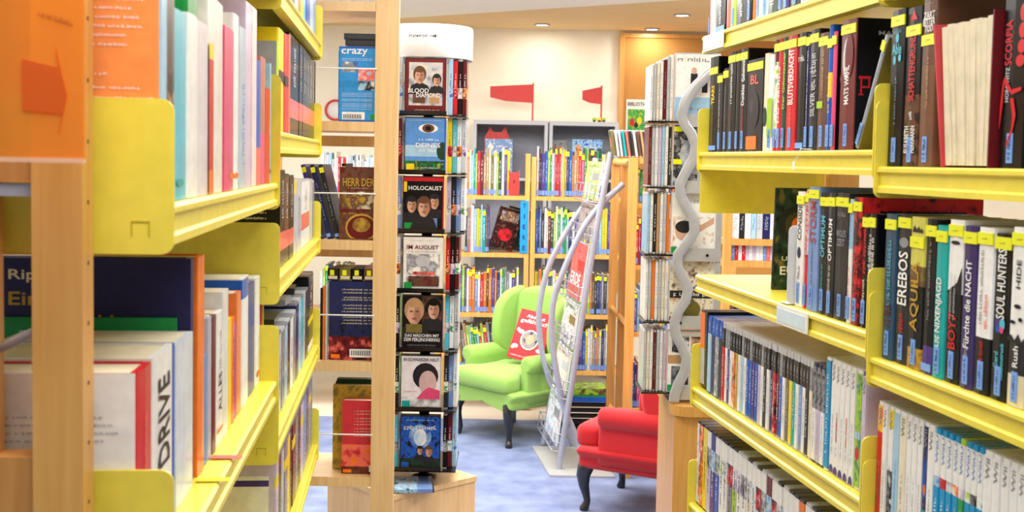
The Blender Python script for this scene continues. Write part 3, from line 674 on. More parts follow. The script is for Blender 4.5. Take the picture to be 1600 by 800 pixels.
def fill_cases(row, z, ent, ymid, where, group, setb=.014, d=.135, kind='game case', lim=(-9, 9)):
    items = []
    for (a, b_, _, o) in ent:
        ym = ymid((a + b_) / 2.); u0 = max(lim[0] + .005, row.at(a, ym, setb)[0]); u1 = min(lim[1] - .005, row.at(b_, ym, setb)[0])
        if u1 - u0 < .006: continue
        root = make_case(o.get('name', 'game_case'), row.mtx(u0, setb + rnd.uniform(0, .002), z + .001 + (.006 if o.get('lean') else 0), o.get('lean', 0)), max(.005, u1 - u0 - .0006), o.get('hh', .19), o.get('d', d), o)
        items.append((root, dict(o, cs=1), u1 - u0))
    label_row(items, where, group, kind)
    return items
fill_cases(RR, z2(zf[3]), it, lerp(1085, 560, 1345, 690), 'row below the white bookend', 'game cases under the paperbacks', lim=(0, FL - .002))
x = 1353.; N4 = []
def w4(c, width, o): 
    global x
    N4.append((x, x + width - .3, None, dict(o, hh=.19))); x += width
w4(0, 6, wii('blue', 'blue', 'wiiblue')); w4(0, 9, wii()); w4(0, 9, wii('red', 'red', extra=dict(segs=[(.78, 'red'), (1., ('yellow', 'orange'))]))); w4(0, 8, wii()); w4(0, 8, wii(extra=dict(segs=[(.5, ('white', 'black', 'grey')), (.85, 'white'), (1., 'yellow')]), word='white and yellow'))
w4(0, 10, wii('sky', 'pale blue', extra=dict(title=[(14, 'dustblue', .4, .4, .3)]))); w4(0, 11, wii('cream', 'cream'))
for i in range(3): w4(0, 8.5, wii())
w4(0, 8, wii('navy', 'navy', extra=dict(art=[('r', 0, .45, 1, .8, ('navy', 'blue')), ('e', .5, .5, .3, .04, 'orange'), ('r', 0, .1, 1, .35, 'teal')])))
w4(0, 11, wii())
for i in range(8):
    g = i == 4
    w4(0, 9.4, K('green' if g else 'wiiblue', shell='lime' if g else 'wiiblue', rim=.008, word='green' if g else 'bright blue', segs=[(.6, 'green' if g else 'wiiblue'), (.68, ART[i % 8]), (1., 'white')], title=[('WiiU', 'dustblue', .85, .2, .5), (5, 'white', .35, .3, .4)]))
for i in range(8): w4(0, 14.5 if i == 0 else 13.2, wii())
fill_cases(RR, z2(zn4), N4, lerp(1355, 720, 1600, 800), 'row below the tagged thrillers', 'white and blue game cases', lim=(FL + .002, 9))
cols5 = ['charcoal', 'sky', 'white', ART[3], 'yellow', 'lilac', 'purple', 'blue', 'white', 'white', 'grey', 'lime', 'white', 'white', 'cream', 'white', 'sky', 'charcoal', 'maroon', 'silver', 'dustblue', 'white', 'yellow', 'charcoal', 'orange', 'silver', 'cream', 'white', 'white', 'tan', 'grey', 'white']
x = 1074.; F5 = []
for i, c in enumerate(cols5):
    w1 = 5.6 + .14 * i
    F5.append((x, x + w1 - .2, None, K(c, shell=rnd.choice(('charcoal', 'charcoal', 'silver')), word=None or (WORDS.get(c, c) if isinstance(c, str) else 'patterned'), hh=.19, name='film_case',
        segs=[(.55, c), (.8, rnd.choice(ART)), (1., 'white' if i % 3 else c)] if i > 4 else [(1., c)], title=[(rnd.randint(7, 14), 'charcoal' if c not in ('charcoal', 'maroon', 'purple', 'blue') else 'white', .5, .5, .35)]))); x += w1
fill_cases(RR, z2(zf[4]), F5, lerp(1075, 710, 1270, 850), 'row below the clear game cases', 'film cases on the low yellow shelf', kind='film case', lim=(0, FL - .002))

# ------------------------------------------------------------------ left rows
A1 = [(242, 250, -30, K('orange', hard=True, d=.17, feat='with white text on its cover', word='bright orange', segs=[(1., (246, 150, 80))], covl=[('r', 0, 0, 1, 1, (246, 150, 80)), ('p', [(.55, .01), (.98, .01), (.98, .2), (.8, .12)], (240, 110, 60))],
        textl=[(k_, 'white', .42 + .02 * (i % 2), z_, L_, .014) for i, (k_, z_, L_) in enumerate(((28, .9, .7), (24, .86, .6), (26, .82, .65), (30, .78, .72), (22, .74, .5), (20, .70, .55), (12, .57, .3), (28, .51, .7), (34, .465, .8), (36, .42, .85), (22, .375, .5), (26, .33, .62)))])),
      (250, 260, -40, K('sky', title=[(6, 'grey', .3, .2, .4)], art=[('e', .5, .93, .4, .02, 'yellow')])), (260, 273, -50, K('charcoal', segs=[(.1, 'salmon'), (.55, ('brown', 'charcoal', 'tan')), (1., (84, 78, 74))], word='grey brown')),
      (273, 292, 22, K('turquoise', art=[('e', .4, .09, .3, .02, 'teal')])), (292, 308, -35, K('white', segs=[(.815, 'white'), (1., 'green')], word='white and green')),
      (308, 325, 40, K('lilac', segs=[(1., (222, 214, 222))])), (325, 349, 5, K('cream', segs=[(1., (232, 228, 218))], art=[('r', .02, .12, .3, .68, 'red'), ('r', .02, .68, .3, .76, 'yellow'), ('r', .02, 0, .3, .12, 'orange')], feat='with a red strip')),
      (349, 364, 48, K('pink', art=[('e', .7, .09, .25, .025, 'orange')])), (364, 373, 28, K('white', art=[('e', .5, .08, .4, .015, 'orange')])), (373, 384, 48, K('sky', segs=[(1., (178, 196, 214))], title=[(12, 'dustblue', .4, .5, .3)])),
      (384, 400, 14, K('lilac', segs=[(1., (214, 190, 214))], art=[('r', .5, 0, .98, 1., (228, 216, 214))])), (400, 407, 97, K('blue', segs=[(.3, 'salmon'), (1., 'blue')])), (407, 415, 93, K('brown', segs=[(.4, 'pink'), (1., (186, 120, 100))], word='dusky brown')),
      (415, 422.5, 140, K('red')), (422.5, 430, 104, K('sky', art=[('e', .5, .1, .4, .02, 'orange')]))]
fill_row(LR, z2(za1), A1, lerp(250, 190, 430, 200), 'row beside the orange acrylic sign', 'big books beside the orange sign', kind='book', d=.17, setb=.012, lim=(0, uA - .002), ceil=za0)
A2 = [(213, 239, 575, K('red', hard=True, d=.2, word='white and red', segs=[(1., 'red')], covl=[('r', 0, 0, 1, 1, 'paper')], feat='with grey text', title=[(14, 'salmon', .5, .5, .25)],
        textl=[(n_, 'grey', .5, z_, L_, .014) for (n_, z_, L_) in ((24, .78, .7), (30, .74, .8), (32, .70, .84), (26, .66, .72), (12, .56, .36), (12, .52, .36), (20, .47, .5), (22, .43, .6), (10, .38, .3))])),
      (240, 271, 548, K('white', feat='with black block capitals', title=[('DRIVE', 'black', .62, .5, .55)], hard=True, d=.2, covl=[('r', 0, 0, 1, 1, 'paper')])), (271, 275, 536, K('blue', d=.2)), (275, 302, 528, K('sky', segs=[(1., (214, 224, 236))], d=.2, feat='with rounded spine')), (302, 303.4, 496, K('green', d=.24, dy=.02, hard=True, covl=[('r', 0, 0, 1, 1, (30, 140, 74))])),
      (304, 309, 402, K('navy', d=.27, hard=True, covl=[('r', 0, 0, 1, 1, (38, 38, 84))], dy=.004, textl=[('Ripley\'s', 'ivory', .64, .92, .28, .06), ('Einfach', 'gold', .62, .82, .32, .06), ('unglaublich!', 'gold', .56, .72, .46, .06)])), (309, 320, 398, K('orange', d=.27, hard=True)),
      (320, 325, 555, K('blue', segs=[(1., (90, 150, 210))])), (325, 331, 495, K('lilac', segs=[(1., (180, 186, 206))])), (331, 337, 492, K('maroon', word='dark red')), (337, 347, 486, K('white', title=[('ALLES', 'charcoal', .4, .3, .45), (10, 'grey', .72, .3, .3)], art=[('r', .1, .1, .9, .13, 'orange')], feat='with black capitals')),
      (347, 356, 452, K('white', segs=[(1., (224, 226, 224))])), (356, 361, 497, K('yellow')), (361, 366, 495, K('orange', title=[(12, 'maroon', .5, .6, .4)])), (366, 370, 505, K('purple', segs=[(1., (170, 80, 150))])), (370, 377, 455, K('orange', segs=[(1., (240, 130, 60))])),
      (377, 387, 431, K('white', segs=[(.84, 'white'), (.99, 'blue'), (1., 'white')], word='white', feat='with a blue band')), (387, 398, 442, K('navy', segs=[(1., (44, 66, 140))])), (398, 408, 430, K('white', art=[('e', .5, .1, .3, .03, 'orange')])), (408, 412, 436, K('red', title=[(24, 'white', .5, .7, .5)])), (412, 415, 438, K('yellow'))]
fill_row(LR, z2(za2), A2, lerp(240, 620, 415, 530), 'row with the big navy book', 'books beside the big navy one', kind='book', d=.18, setb=.03, lim=(0, uA - .002), ceil=za1)
B0 = [(455, 461, -20, K('charcoal', tag=False)), (461, 466, -20, K('cream')), (466, 470, -20, K('orange')), (470, 474, -20, K('yellow')), (474, 478, -20, K('turquoise')), (478, 484, -20, K('blue')), (484, 489, -20, K('sky')), (489, 494, -20, K('dustblue')), (494, 500, -20, K('navy', segs=[(1., (70, 84, 160))]))]
fill_row(LR, z2(zb[0]), [(a, b_, None, o) for a, b_, _, o in B0], lerp(455, 10, 500, 40), 'yellow shelf above the red-banded cases', 'bright books on the top yellow shelf', kind='book', hdef=.2, d=.16, lim=(uA + .002, uB))
RB = lambda c: dict(c=c, shell='black', segs=[(.16, 'charcoal'), (.36, 'salmon'), (1., c)], hh=.2, word='black', feat='with red band', kindword='disc case', title=[(10, 'silver', .7, .4, .3)])
B1 = [(432, 435.5, 68, K('lime', d=.19, covl=[('r', 0, 0, 1, 1, (168, 168, 184)), ('r', 0, 0, 1, .42, 'black')], textl=[(20, 'silver', .5, .75, .4, .02), (24, 'silver', .5, .68, .5, .02), (22, 'silver', .5, .6, .45, .02), (16, 'orange', .4, .38, .5, .02)])), (435.5, 444, 50, K('yellow', art=[('r', 0, .5, 1, .6, 'charcoal')])), (444, 450, 57, K('red', art=[('r', 0, .48, 1, .58, 'charcoal')])), (450, 453, 58, K('salmon')),
      (453, 468, 60, dict(RB('black'), case=1)), (468, 473, 64, dict(RB('charcoal'), case=1)), (473, 477, 68, dict(RB('charcoal'), case=1)), (477, 480, 72, dict(RB('black'), case=1)), (480, 484, 78, dict(RB('charcoal'), case=1)), (484, 489, 84, dict(RB('charcoal'), case=1)), (489, 493, 92, dict(RB('black'), case=1)), (493, 496.5, 96, dict(RB('charcoal'), case=1))]
fill_row(LR, z2(zb[1]), B1, lambda x: 150, 'row with the red bands', 'red-banded cases', kind='book', d=.14, lim=(uA + .006, uB), ceil=zb[0])
B2 = [(437, 445, 266, dict(RB('black'), case=1, d=.19)), (445, 452, 272, dict(RB('brown'), case=1)), (452, 459, 274, dict(RB('black'), case=1)), (459, 464, 278, K('white', case=1, shell='silver', segs=[(.8, 'silver'), (1., 'yellow')], word='clear')), (464, 471, 280, K('silver', case=1, shell='silver', title=[(9, 'grey', .5, .5, .4)])),
      (471, 483, 280, K('white', case=1, shell='silver', segs=[(.25, 'white'), (.5, 'salmon'), (1., 'white')], title=[(8, 'grey', .7, .3, .3)], feat='with a salmon panel')), (483, 489, 280, K('silver', case=1, shell='silver')), (489, 496, 281, K('grey', case=1, shell='silver', word='clear grey'))]
b2 = fill_row(LR, z2(zb[2]), B2, lerp(437, 390, 496, 340), 'row above the stacked flat cases', 'cases above the stacked ones', kind='disc case', d=.14, lim=(uA + .002, uB), ceil=zb[1])
r0 = b2[0][0]
shapes_mesh('cover_print', r0, .19, .2, [('r', .02, .02, .97, .98, 'black')], (-.0006, .19, 0), -YY, ZZ)
for i in range(14): put_text(r0, 40, 'ivory', (-.0006, .1, .185 - .011 * i), -YY, ZZ, .15, .0055, proud=.0012)
B3 = []; x = 436.
for i, c in enumerate(['silver', 'grey', 'sky', 'charcoal', 'white', 'grey', 'navy', 'sky', 'turquoise', 'silver', 'charcoal']):
    w1 = 4.4 if i < 6 else 3.8
    B3.append((x, x + w1 - .2, None, K(c, shell='silver' if i % 2 else 'grey', hh=.175 - (.012 if i < 6 else 0), name='film_case', title=[(9, 'charcoal', .5, .4, .35)]))); x += w1
B3 += [(x, x + 7, None, K('black', shell='black', hh=.2, name='film_case', segs=[(.1, 'white'), (.36, 'charcoal'), (.44, 'yellow'), (1., 'black')], title=[(8, 'white', .7, .3, .3)])), (x + 7.3, x + 10, None, K('white', shell='white', hh=.2, name='film_case'))]
fill_cases(LR, z2(zb[3]), B3, lerp(436, 620, 496, 520), 'row under the flat stacked cases', 'film cases under the flat ones', kind='film case', lim=(uA + .002, uB))
for i, (uu, c, yw) in enumerate(((LR.at(440, 600, .014)[0], 'charcoal', .02), (LR.at(452, 590, .014)[0], 'grey', -.05), (LR.at(463, 570, .014)[0], 'charcoal', .04))):
    z_ = z2(zb[3]) + .0025 + (.165 if i == 0 else .1775) + (.0 if i < 2 else .0)
    o = K(c, shell=c)
    M = LR.mtx(uu + (.0, .055, .11)[i], .03, z_ + .0165, yaw=yw) @ Matrix.Rotation(math.radians(90), 4, 'Y')
    r_ = make_case('film_case', M, .0145, .10 if i else .125, .135, o)
    tag(r_, ('dark flat film case lying on the upright cases nearest the end plate', 'grey flat film case lying across the upright cases', 'dark flat film case lying beside the tall black and white ones')[i], 'disc case', 'flat cases lying on the row')
B4 = []; x = 432.
for i, c in enumerate(['pink', 'charcoal', 'silver', 'grey', 'yellow', 'charcoal', 'maroon', 'grey', 'charcoal', 'lilac', 'dustblue', 'purple', 'grey', 'dustblue', 'purple']):
    B4.append((x, x + 4., None, K(c if c != 'pink' else 'lilac', shell='grey', hh=.19 if i != 0 else .2, name='film_case', word=None or c, segs=[(.7, 'lilac' if c == 'pink' else c), (.82, 'yellow' if i % 3 == 0 else c), (1., 'lilac' if c == 'pink' else c)], title=[(8, 'silver', .4, .4, .3)]))); x += 4.15
b4 = fill_cases(LR, z2(zb[4]), B4, lerp(432, 830, 496, 690), 'low shelf by the birch post', 'film cases on the lowest yellow shelf', kind='film case', lim=(uA + .002, uB))
shapes_mesh('cover_print', b4[0][0], .135, .2, [('r', .02, .02, .98, .98, 'lilac'), ('r', .1, .3, .9, .82, 'paper'), ('r', .1, .72, .9, .78, 'purple'), ('r', .1, .1, .6, .3, 'green')], (-.0006, .135, 0), -YY, ZZ)

# ------------------------------------------------------------------ wooden end shelf facing the aisle mouth
EY = 3.24
xa, xb = atY(584, 300, EY).x, atY(620, 300, EY).x
es = thing('wooden_end_shelf', 'birch end shelf with white retaining wires closing the left shelving row', 'shelving', (xa, EY, 0))
mb = MB(); mb.box(0, xb - xa, 0, .028, 0, 2.3); po = mb.build('post', BIRCH, es)
mb = MB(); mb.box(-.5, -.46, 0, .028, 0, 2.3); mb.build('post', BIRCH, es)
for k in range(40):
    mb = MB(); mb.box(-.0006, 0., .011, .0165, .30 + .045 * k, .3055 + .045 * k); mb.build('peg_hole', mat((120, 84, 50), .8, .02, 'hole'), po)
ze = [atY(560, q, EY).z for q in (190, 376, 566, 746)] + [atY(560, 2, EY).z]
for i, z in enumerate(ze):
    mb = MB(); mb.box(-.46, -.0008, 0.0, .27, z - .027, z); mb.build('shelf', BIRCH, es)
    if i < 4:
        mb = MB(); mb.box(-.46, -.0008, .245, .27, z - .068, z - .036); mb.build('rear_rail', BIRCH, es)
for q in (107, 302, 492, 678):
    z = atY(540, q, EY).z; mb = MB(); mb.tube([(-.44, -.006, z), (0.006, -.006, z)], .0022, 8); mb.build('retaining_wire', mat('white', .3, .01, 'wire'), es)
def face_book(name, px0, px1, py0, zsh, Yd, th, label, cat, o, shapes, texts=(), lean=0., case=False, group=None, back=.0):
    """book or case standing with its front cover towards the camera at depth Yd"""
    a = atY(px0, (py0 + 60), Yd); b_ = atY(px1, (py0 + 60), Yd); top = atY((px0 + px1) / 2., py0, Yd).z
    wd = b_.x - a.x; h = top - zsh - .001
    # local: x thickness -> world +y (away), cover -x faces the camera
    M = Matrix.Translation((b_.x, Yd, zsh + .001)) @ Matrix.Rotation(lean, 4, 'X') @ Matrix.Rotation(math.radians(90), 4, 'Z')
    r_ = (make_case if case else make_book)(name, M, th, h, wd, o)
    pr = shapes_mesh('cover_print', r_, wd, h, shapes, (-.0006 if case else 0, wd, 0), -YY, ZZ)
    for (s, c, xc, zc_, L, Hh) in texts: put_text(r_, s, c, (-.0006 if case else 0, wd * (1 - xc), h * zc_), -YY, ZZ, wd * L, h * Hh, proud=.0035)
    tag(r_, label, cat, group)
    return r_
BARC = [('r', .42, .03, .84, .13, 'white')] + [('r', .45 + .033 * k, .05, .45 + .033 * k + .012, .115, 'black') for k in range(11)]
face_book('film_box', 529, 588, 73, ze[0], EY + .05, .05, 'bright blue film box with white title standing behind the wire', 'box', K('blue', shell='blue', segs=[(1., (50, 140, 210))]),
    [('r', .02, .02, .98, .98, (60, 150, 220)), ('r', .1, .03, .7, .13, 'white'), ('r', .85, .03, .97, .1, 'green'), ('r', .1, .66, .5, .8, ('white', 'grey', 'blue')), ('r', .52, .55, .95, .7, ('white', 'salmon', 'sky')), ('r', .52, .42, .95, .54, ('white', 'charcoal', 'sky'))] + [('r', .14 + .045 * k, .04, .16 + .045 * k, .1, 'black') for k in range(11)],
    [('crazy', 'white', .42, .92, .7, .1)] + [(26, 'white', .5, z_, .8, .012) for z_ in (.84, .82, .38, .36, .34, .3, .28, .24, .22, .2, .17)], case=True)
for i, (q0, q1, yt) in enumerate(((540, 588, 64), (538, 586, 48))):
    a = atY(q0, yt, EY + .06); b_ = atY(q1, yt, EY + .06)
    M = Matrix.Translation((a.x, EY + .05, a.z)) @ Matrix.Rotation(math.radians(90), 4, 'Y') @ Matrix.Rotation(0, 4, 'Z')
    mb = MB(); W3 = .12
    r_ = ob('disc_box', None, None, (a.x, EY + .055, atY(560, 72, EY + .055).z + .001 + .018 * i), (0, 0, .04 * i)); tag(r_, ('black flat box lying on top of the bright blue film box', 'topmost black flat box on the bright blue film box')[i], 'box', 'black boxes on the blue one')
    mb.box(0, W3, 0, .10, 0, .0165); mb.build('body', mat('black', .3, .02, 'case'), r_)
    mb = MB(); mb.box(.002, W3 - .002, -.0008, 0, .003, .0135); mb.build('spine_label', mat('charcoal', .4, .05, 'case'), r_)
face_book('book', 530, 600, 261, ze[1], EY + .035, .035, 'brown book with gold lettering and round seal behind the retaining wire', 'book', K('brown', hard=True),
    [('r', 0, 0, 1, 1, ('maroon', 'brown', 'maroon')), ('r', .06, .42, .96, .66, ('gold', 'brown', 'ivory')), ('e', .5, .16, .36, .2, 'gold'), ('e', .5, .16, .32, .17, 'maroon'), ('e', .5, .2, .2, .1, ('gold', 'brown'))], [('HERR DER R', 'gold', .5, .79, .84, .11), (12, 'tan', .5, .71, .6, .03), (9, 'gold', .24, .36, .3, .03)])
for i, (q, le, c) in enumerate(((482, 14, 'purple'), (496, 14, 'navy'), (509, 14, 'charcoal'), (520, 0, 'black'))):
    p = atY(q + 14, 370, EY + .03)
    le = -math.radians(le)
    M = Matrix.Translation((p.x - (.006 if i == 3 else 0), EY + .04 + .004 * i, ze[1] + .001)) @ Matrix.Rotation(le, 4, 'Y')
    r_ = make_book('book', M, .013 if i < 3 else .012, .215, .15, K(c, segs=[(.1, 'salmon' if i == 3 else c), (1., c)], tag=True, lab='Bh', title=[(12, 'grey', .5, .5, .5)]))
    tag(r_, ('dark purple book leaning at the row end on the wooden end shelf', 'navy book leaning between dark ones on the wooden end shelf', 'charcoal book leaning against the black one on the wooden end shelf', 'thin black book upright beside the brown gold-lettered one')[i], 'book', 'dark books on the end shelf')
face_book('book', 514, 600, 440, ze[2], EY + .03, .03, 'dark blue book back with white blurb, fiery base and barcode', 'book', K('navy', hard=True),
    [('r', 0, 0, 1, 1, (40, 44, 92)), ('r', 0, .18, 1, .5, ('black', 'navy', 'charcoal')), ('r', 0, 0, 1, .3, ('black', 'maroon', 'salmon')), ('r', .04, .02, .2, .07, 'orange'), ('r', .38, .035, .8, .14, 'white')] + [('r', .41 + .033 * k, .06, .425 + .033 * k, .125, 'black') for k in range(11)],
    [(14, 'ivory', .52, z_, .56 - .03 * (i % 3), .022) for i, z_ in enumerate((.9, .86, .8, .77, .7, .66, .62, .55, .51, .47))])
for i, (q, c) in enumerate(((500, 'charcoal'), (504, 'orange'), (508, 'silver'))):
    p = atY(q, 500, EY + .03); M = Matrix.Translation((p.x, EY + .03, ze[2] + .001)); w1 = .0065
    r_ = make_book('book', M, w1, .205 + .005 * i, .15, K(c)); tag(r_, 'thin %s book upright beside the dark blue book with a barcode' % c, 'book', 'thin books beside the dark blue one')
face_book('book', 534, 612, 626, ze[3], EY + .035, .03, 'red sunset book with pale blurb standing on the lowest birch shelf', 'book', K('red', hard=True, segs=[(1., (200, 50, 60))]),
    [('r', 0, 0, 1, 1, (206, 52, 66)), ('r', 0, .06, 1, .4, ('red', 'salmon', 'orange')), ('e', .6, .24, .14, .07, 'salmon'), ('r', 0, 0, 1, .1, ('maroon', 'brown')), ('r', .03, .015, .2, .06, 'orange'), ('r', .55, .03, .7, .12, 'white')], [(16, 'ivory', .5, z_, .5, .02) for z_ in (.86, .82, .76, .72, .68, .62, .58, .52)])
for i, (q0, q1, yt, yd, c) in enumerate(((520, 590, 602, .08, 'olive'), (526, 592, 592, .13, 'bottle'), (524, 590, 596, .16, 'maroon'))):
    face_book('book', q0, q1, yt, ze[3], EY + yd, .022, ('olive', 'dark green', 'dark red')[i] + ' book standing behind the red sunset book', 'book', K(c, hard=True), [('r', 0, 0, 1, 1, c if i else ('olive', 'gold', 'olive'))])
for i in range(4):
    a = atY(512 + 19 * i, 436, EY + .05)
    o = ob('book', None, None, (a.x, EY + .045, atY(555, 440, EY + .03).z + .001), (0, 0, .05 * (i - 2)))
    tag(o, 'dark book with a yellow tag lying flat on the dark blue book', 'book', 'flat books on the dark blue one')
    mb = MB(); mb.box(0, .031, 0, .13, 0, .034); mb.build('cover', mat(('charcoal', 'olive', 'black', 'brown')[i], .4, .05, 'cover'), o)
    mb = MB(); mb.box(.003, .029, -.001, 0, .004, .013); mb.build('page_block', PAGES, o)
    mb = MB(); mb.box(.008, .02, -.0016, -.001, .015, .03); mb.build('colour_tag', mat('tag', .45, .02, 'sticker'), o)
# ------------------------------------------------------------------ film spinner on its wooden plinth
SY = 3.82; pc = atY(668, 300, SY + .15)
zt_ = [atY(668, q, SY).z for q in (179, 271, 363, 456, 548, 641, 735)]
ptop = atY(700, 738, SY + .2).z
c1_, c2_ = atZ(611, 775, ptop), atZ(745, 744, ptop); dd = c2_ - c1_; wpl = dd.length; apl = math.atan2(dd.y, dd.x)
mid_ = (c1_ + c2_) / 2 + Vector((-math.sin(apl), math.cos(apl), 0)) * wpl / 2
px_ = thing('wooden_plinth', 'pale wooden box plinth under the film spinner', 'plinth', (mid_.x, mid_.y, 0), (0, 0, apl))
mb = MB(); mb.box(-wpl / 2 + .004, wpl / 2 - .004, -wpl / 2 + .004, wpl / 2 - .004, 0, ptop - .02); mb.build('carcass', BIRCH, px_)
mb = MB(); mb.box(-wpl / 2, wpl / 2, -wpl / 2, wpl / 2, ptop - .018, ptop); mb.build('top_board', BIRCH, px_)
sp_ = thing('film_spinner', 'revolving tower of film cases with a white lettered cap', 'display stand', (pc.x, SY + .15, ptop))
Z = lambda z: z - ptop
mb = MB(); mb.lathe([(0, .0), (.045, .0), (.045, .008), (.018, .012), (.018, Z(zt_[0]) + .2)], n=20); mb.build('pole', TRAY, sp_)
zc0, zc1 = Z(atY(668, 91, SY).z) + .004, Z(atY(668, 36, SY).z)
mb = MB(); mb.lathe([(.02, zc0 + .004), (.142, zc0 + .004), (.146, zc0), (.148, zc0 + .003), (.148, zc1 - .006), (.144, zc1), (0, zc1 + .001)], n=48); cap_ = mb.build('cap', WHITEM, sp_)
for i, ch in enumerate('Prämierter Film'):
    if ch == ' ': continue
    a_ = math.radians(-112 + 2.55 * i); d_ = Vector((-math.sin(a_), math.cos(a_), 0))
    put_text(cap_, ch, 'charcoal', (.149 * math.cos(a_), .149 * math.sin(a_), zc0 + (zc1 - zc0) * .63), d_, ZZ, .0055, .009 if ch in 'PFltä' else .0075, proud=.0004)
for i, z in enumerate(zt_):
    mb = MB(); mb.box(-.15, .135 if i < 3 else .119, -.158, .12, Z(z) - .0042, Z(z) - .0008)
    mb.box(-.085, .07, -.158, -.155, Z(z) - .004, Z(z) + .012); mb.build('tray', TRAY, sp_)
    mb = MB(); mb.box(-.0745, -.0735, -.1515, -.10, Z(z), Z(z) + .178); mb.box(.0695, .0705, -.1515, -.10, Z(z), Z(z) + .178); mb.build('clear_divider', CLEAR, sp_)
def head(cx, cy, r, hair, skin='skin'):
    return [('p', [(max(.02, cx - r * 1.7), max(.02, cy - r * 1.9)), (min(.98, cx + r * 1.7), max(.02, cy - r * 1.9)), (min(.98, cx + r * 1.2), cy - r * 1.0), (cx + r * .35, cy - r * .7), (cx - r * .35, cy - r * .7), (max(.02, cx - r * 1.2), cy - r * 1.0)], 'charcoal'),
            ('e', cx, cy + r * .2, r * .95, r * .86, hair), ('e', cx, cy - r * .06, r * .68, r * .78, skin), ('e', cx + r * .3, cy - r * .1, r * .34, r * .62, (176, 128, 102)),
            ('e', cx - r * .28, cy + r * .1, r * .16, r * .06, 'brown'), ('e', cx + r * .28, cy + r * .1, r * .16, r * .06, 'brown'), ('e', cx, cy - r * .14, r * .09, r * .14, (190, 140, 112)), ('e', cx, cy - r * .4, r * .22, r * .07, (150, 70, 66)), ('e', cx, cy + r * .66, r * .7, r * .3, hair)]
FR = [('maroon', [('r', .02, .02, .98, .98, (120, 34, 36)), ('r', .1, .16, .92, .92, ('ivory', 'silver', 'grey')), ('r', .2, .2, .5, .5, 'brown'), ('r', .6, .2, .85, .45, 'tan')] + head(.36, .68, .17, 'brown') + head(.78, .6, .12, 'charcoal') + [('r', .06, .03, .9, .13, 'maroon')],
       [('BLOOD', 'white', .34, .42, .5, .08), ('DIAMOND', 'white', .58, .34, .6, .08), (14, 'ivory', .55, .08, .6, .02)], 'maroon case with two figures on its cover'),
      ('blue', [('r', .02, .02, .98, .98, (92, 150, 220)), ('r', .02, .3, .98, .5, 'sky'), ('r', .02, .02, .98, .22, ('green', 'bottle', 'lime')), ('e', .93, .4, .14, .16, 'bottle'), ('e', .58, .8, .24, .08, 'white'), ('e', .58, .8, .15, .075, 'brown'), ('e', .58, .8, .07, .04, 'black'), ('r', .05, .04, .25, .17, 'yellow')],
       [(8, 'white', .6, .6, .5, .05), ('DEINES', 'white', .58, .5, .6, .08), (6, 'white', .58, .41, .4, .05), (28, 'white', .5, .94, .8, .014), (12, 'white', .6, .1, .5, .03)], 'blue sky case with an eye on its cover'),
      ('red', [('r', .02, .02, .98, .98, 'black'), ('r', .02, .91, .98, .98, 'red'), ('r', .3, .02, .85, .3, 'dustblue'), ('r', .02, .1, .35, .35, 'charcoal'), ('r', .04, .03, .24, .17, 'green'), ('r', .02, .72, .1, .9, 'yellow')] + head(.22, .48, .16, 'charcoal') + head(.78, .54, .15, 'charcoal') + head(.52, .44, .2, 'brown'),
       [('HOLOCAUST', 'white', .55, .79, .82, .075), (20, 'silver', .6, .05, .5, .02)], 'black case with three faces and a red top edge'),
      ('white', [('r', .02, .02, .98, .98, 'paper'), ('r', .1, .08, .92, .68, ('paper', 'grey', 'silver')), ('e', .5, .55, .18, .1, 'silver'), ('r', .15, .1, .9, .28, ('charcoal', 'brown', 'maroon')), ('r', .25, .3, .8, .36, ('brown', 'salmon', 'charcoal')), ('r', .04, .03, .24, .17, 'green')],
       [('IM AUGUST', 'maroon', .5, .8, .78, .075), (16, 'maroon', .5, .72, .7, .03), (26, 'grey', .5, .92, .6, .014)], 'white case with a dining scene on its cover'),
      ('charcoal', [('r', .02, .02, .98, .98, 'black'), ('r', .5, .5, .98, .98, ('brown', 'black'))] + head(.3, .68, .26, 'tan') + head(.78, .74, .2, 'black') + [('r', .1, .32, .5, .48, 'olive')],
       [('DAS MÄDCHEN MIT', 'white', .5, .28, .84, .065), ('DEM PERLENOHRRING', 'white', .5, .2, .88, .065), (30, 'grey', .5, .1, .7, .03), (30, 'grey', .5, .06, .7, .02)], 'black case with two close faces on its cover'),
      ('silver', [('r', .02, .02, .98, .98, (238, 234, 236)), ('r', .02, .02, .98, .24, ('grey', 'white')), ('e', .62, .62, .32, .24, 'charcoal'), ('e', .68, .5, .22, .22, (214, 180, 176)), ('p', [(.4, .2), (.98, .2), (.98, .36), (.7, .42), (.55, .34)], 'pink'), ('r', .04, .03, .24, .17, 'teal')],
       [('IN SCHWARZER HAUT', 'charcoal', .52, .92, .88, .06), (14, 'red', .25, .34, .3, .03), (24, 'white', .6, .08, .6, .03)], 'white case with a dark-haired head on its cover'),
      ('navy', [('r', .02, .02, .98, .98, ('navy', 'blue', 'black')), ('e', .5, .62, .28, .22, ('sky', 'dustblue', 'blue')), ('e', .5, .6, .16, .16, ('white', 'sky')), ('r', .02, .02, .98, .22, ('black', 'bottle')), ('r', .04, .03, .22, .15, 'blue')] + head(.72, .34, .11, 'brown') + head(.5, .36, .09, 'charcoal'),
       [(14, 'sky', .5, .92, .7, .03), (10, 'white', .5, .78, .8, .09)], 'dark blue case with a glowing scene on its cover')]
tier = ['top', 'second', 'third', 'fourth', 'fifth', 'sixth', 'lowest']
SPC = ['white', 'sky', 'charcoal', 'silver', 'red', 'dustblue', 'yellow', 'black', 'white', 'turquoise', 'maroon', 'lilac']
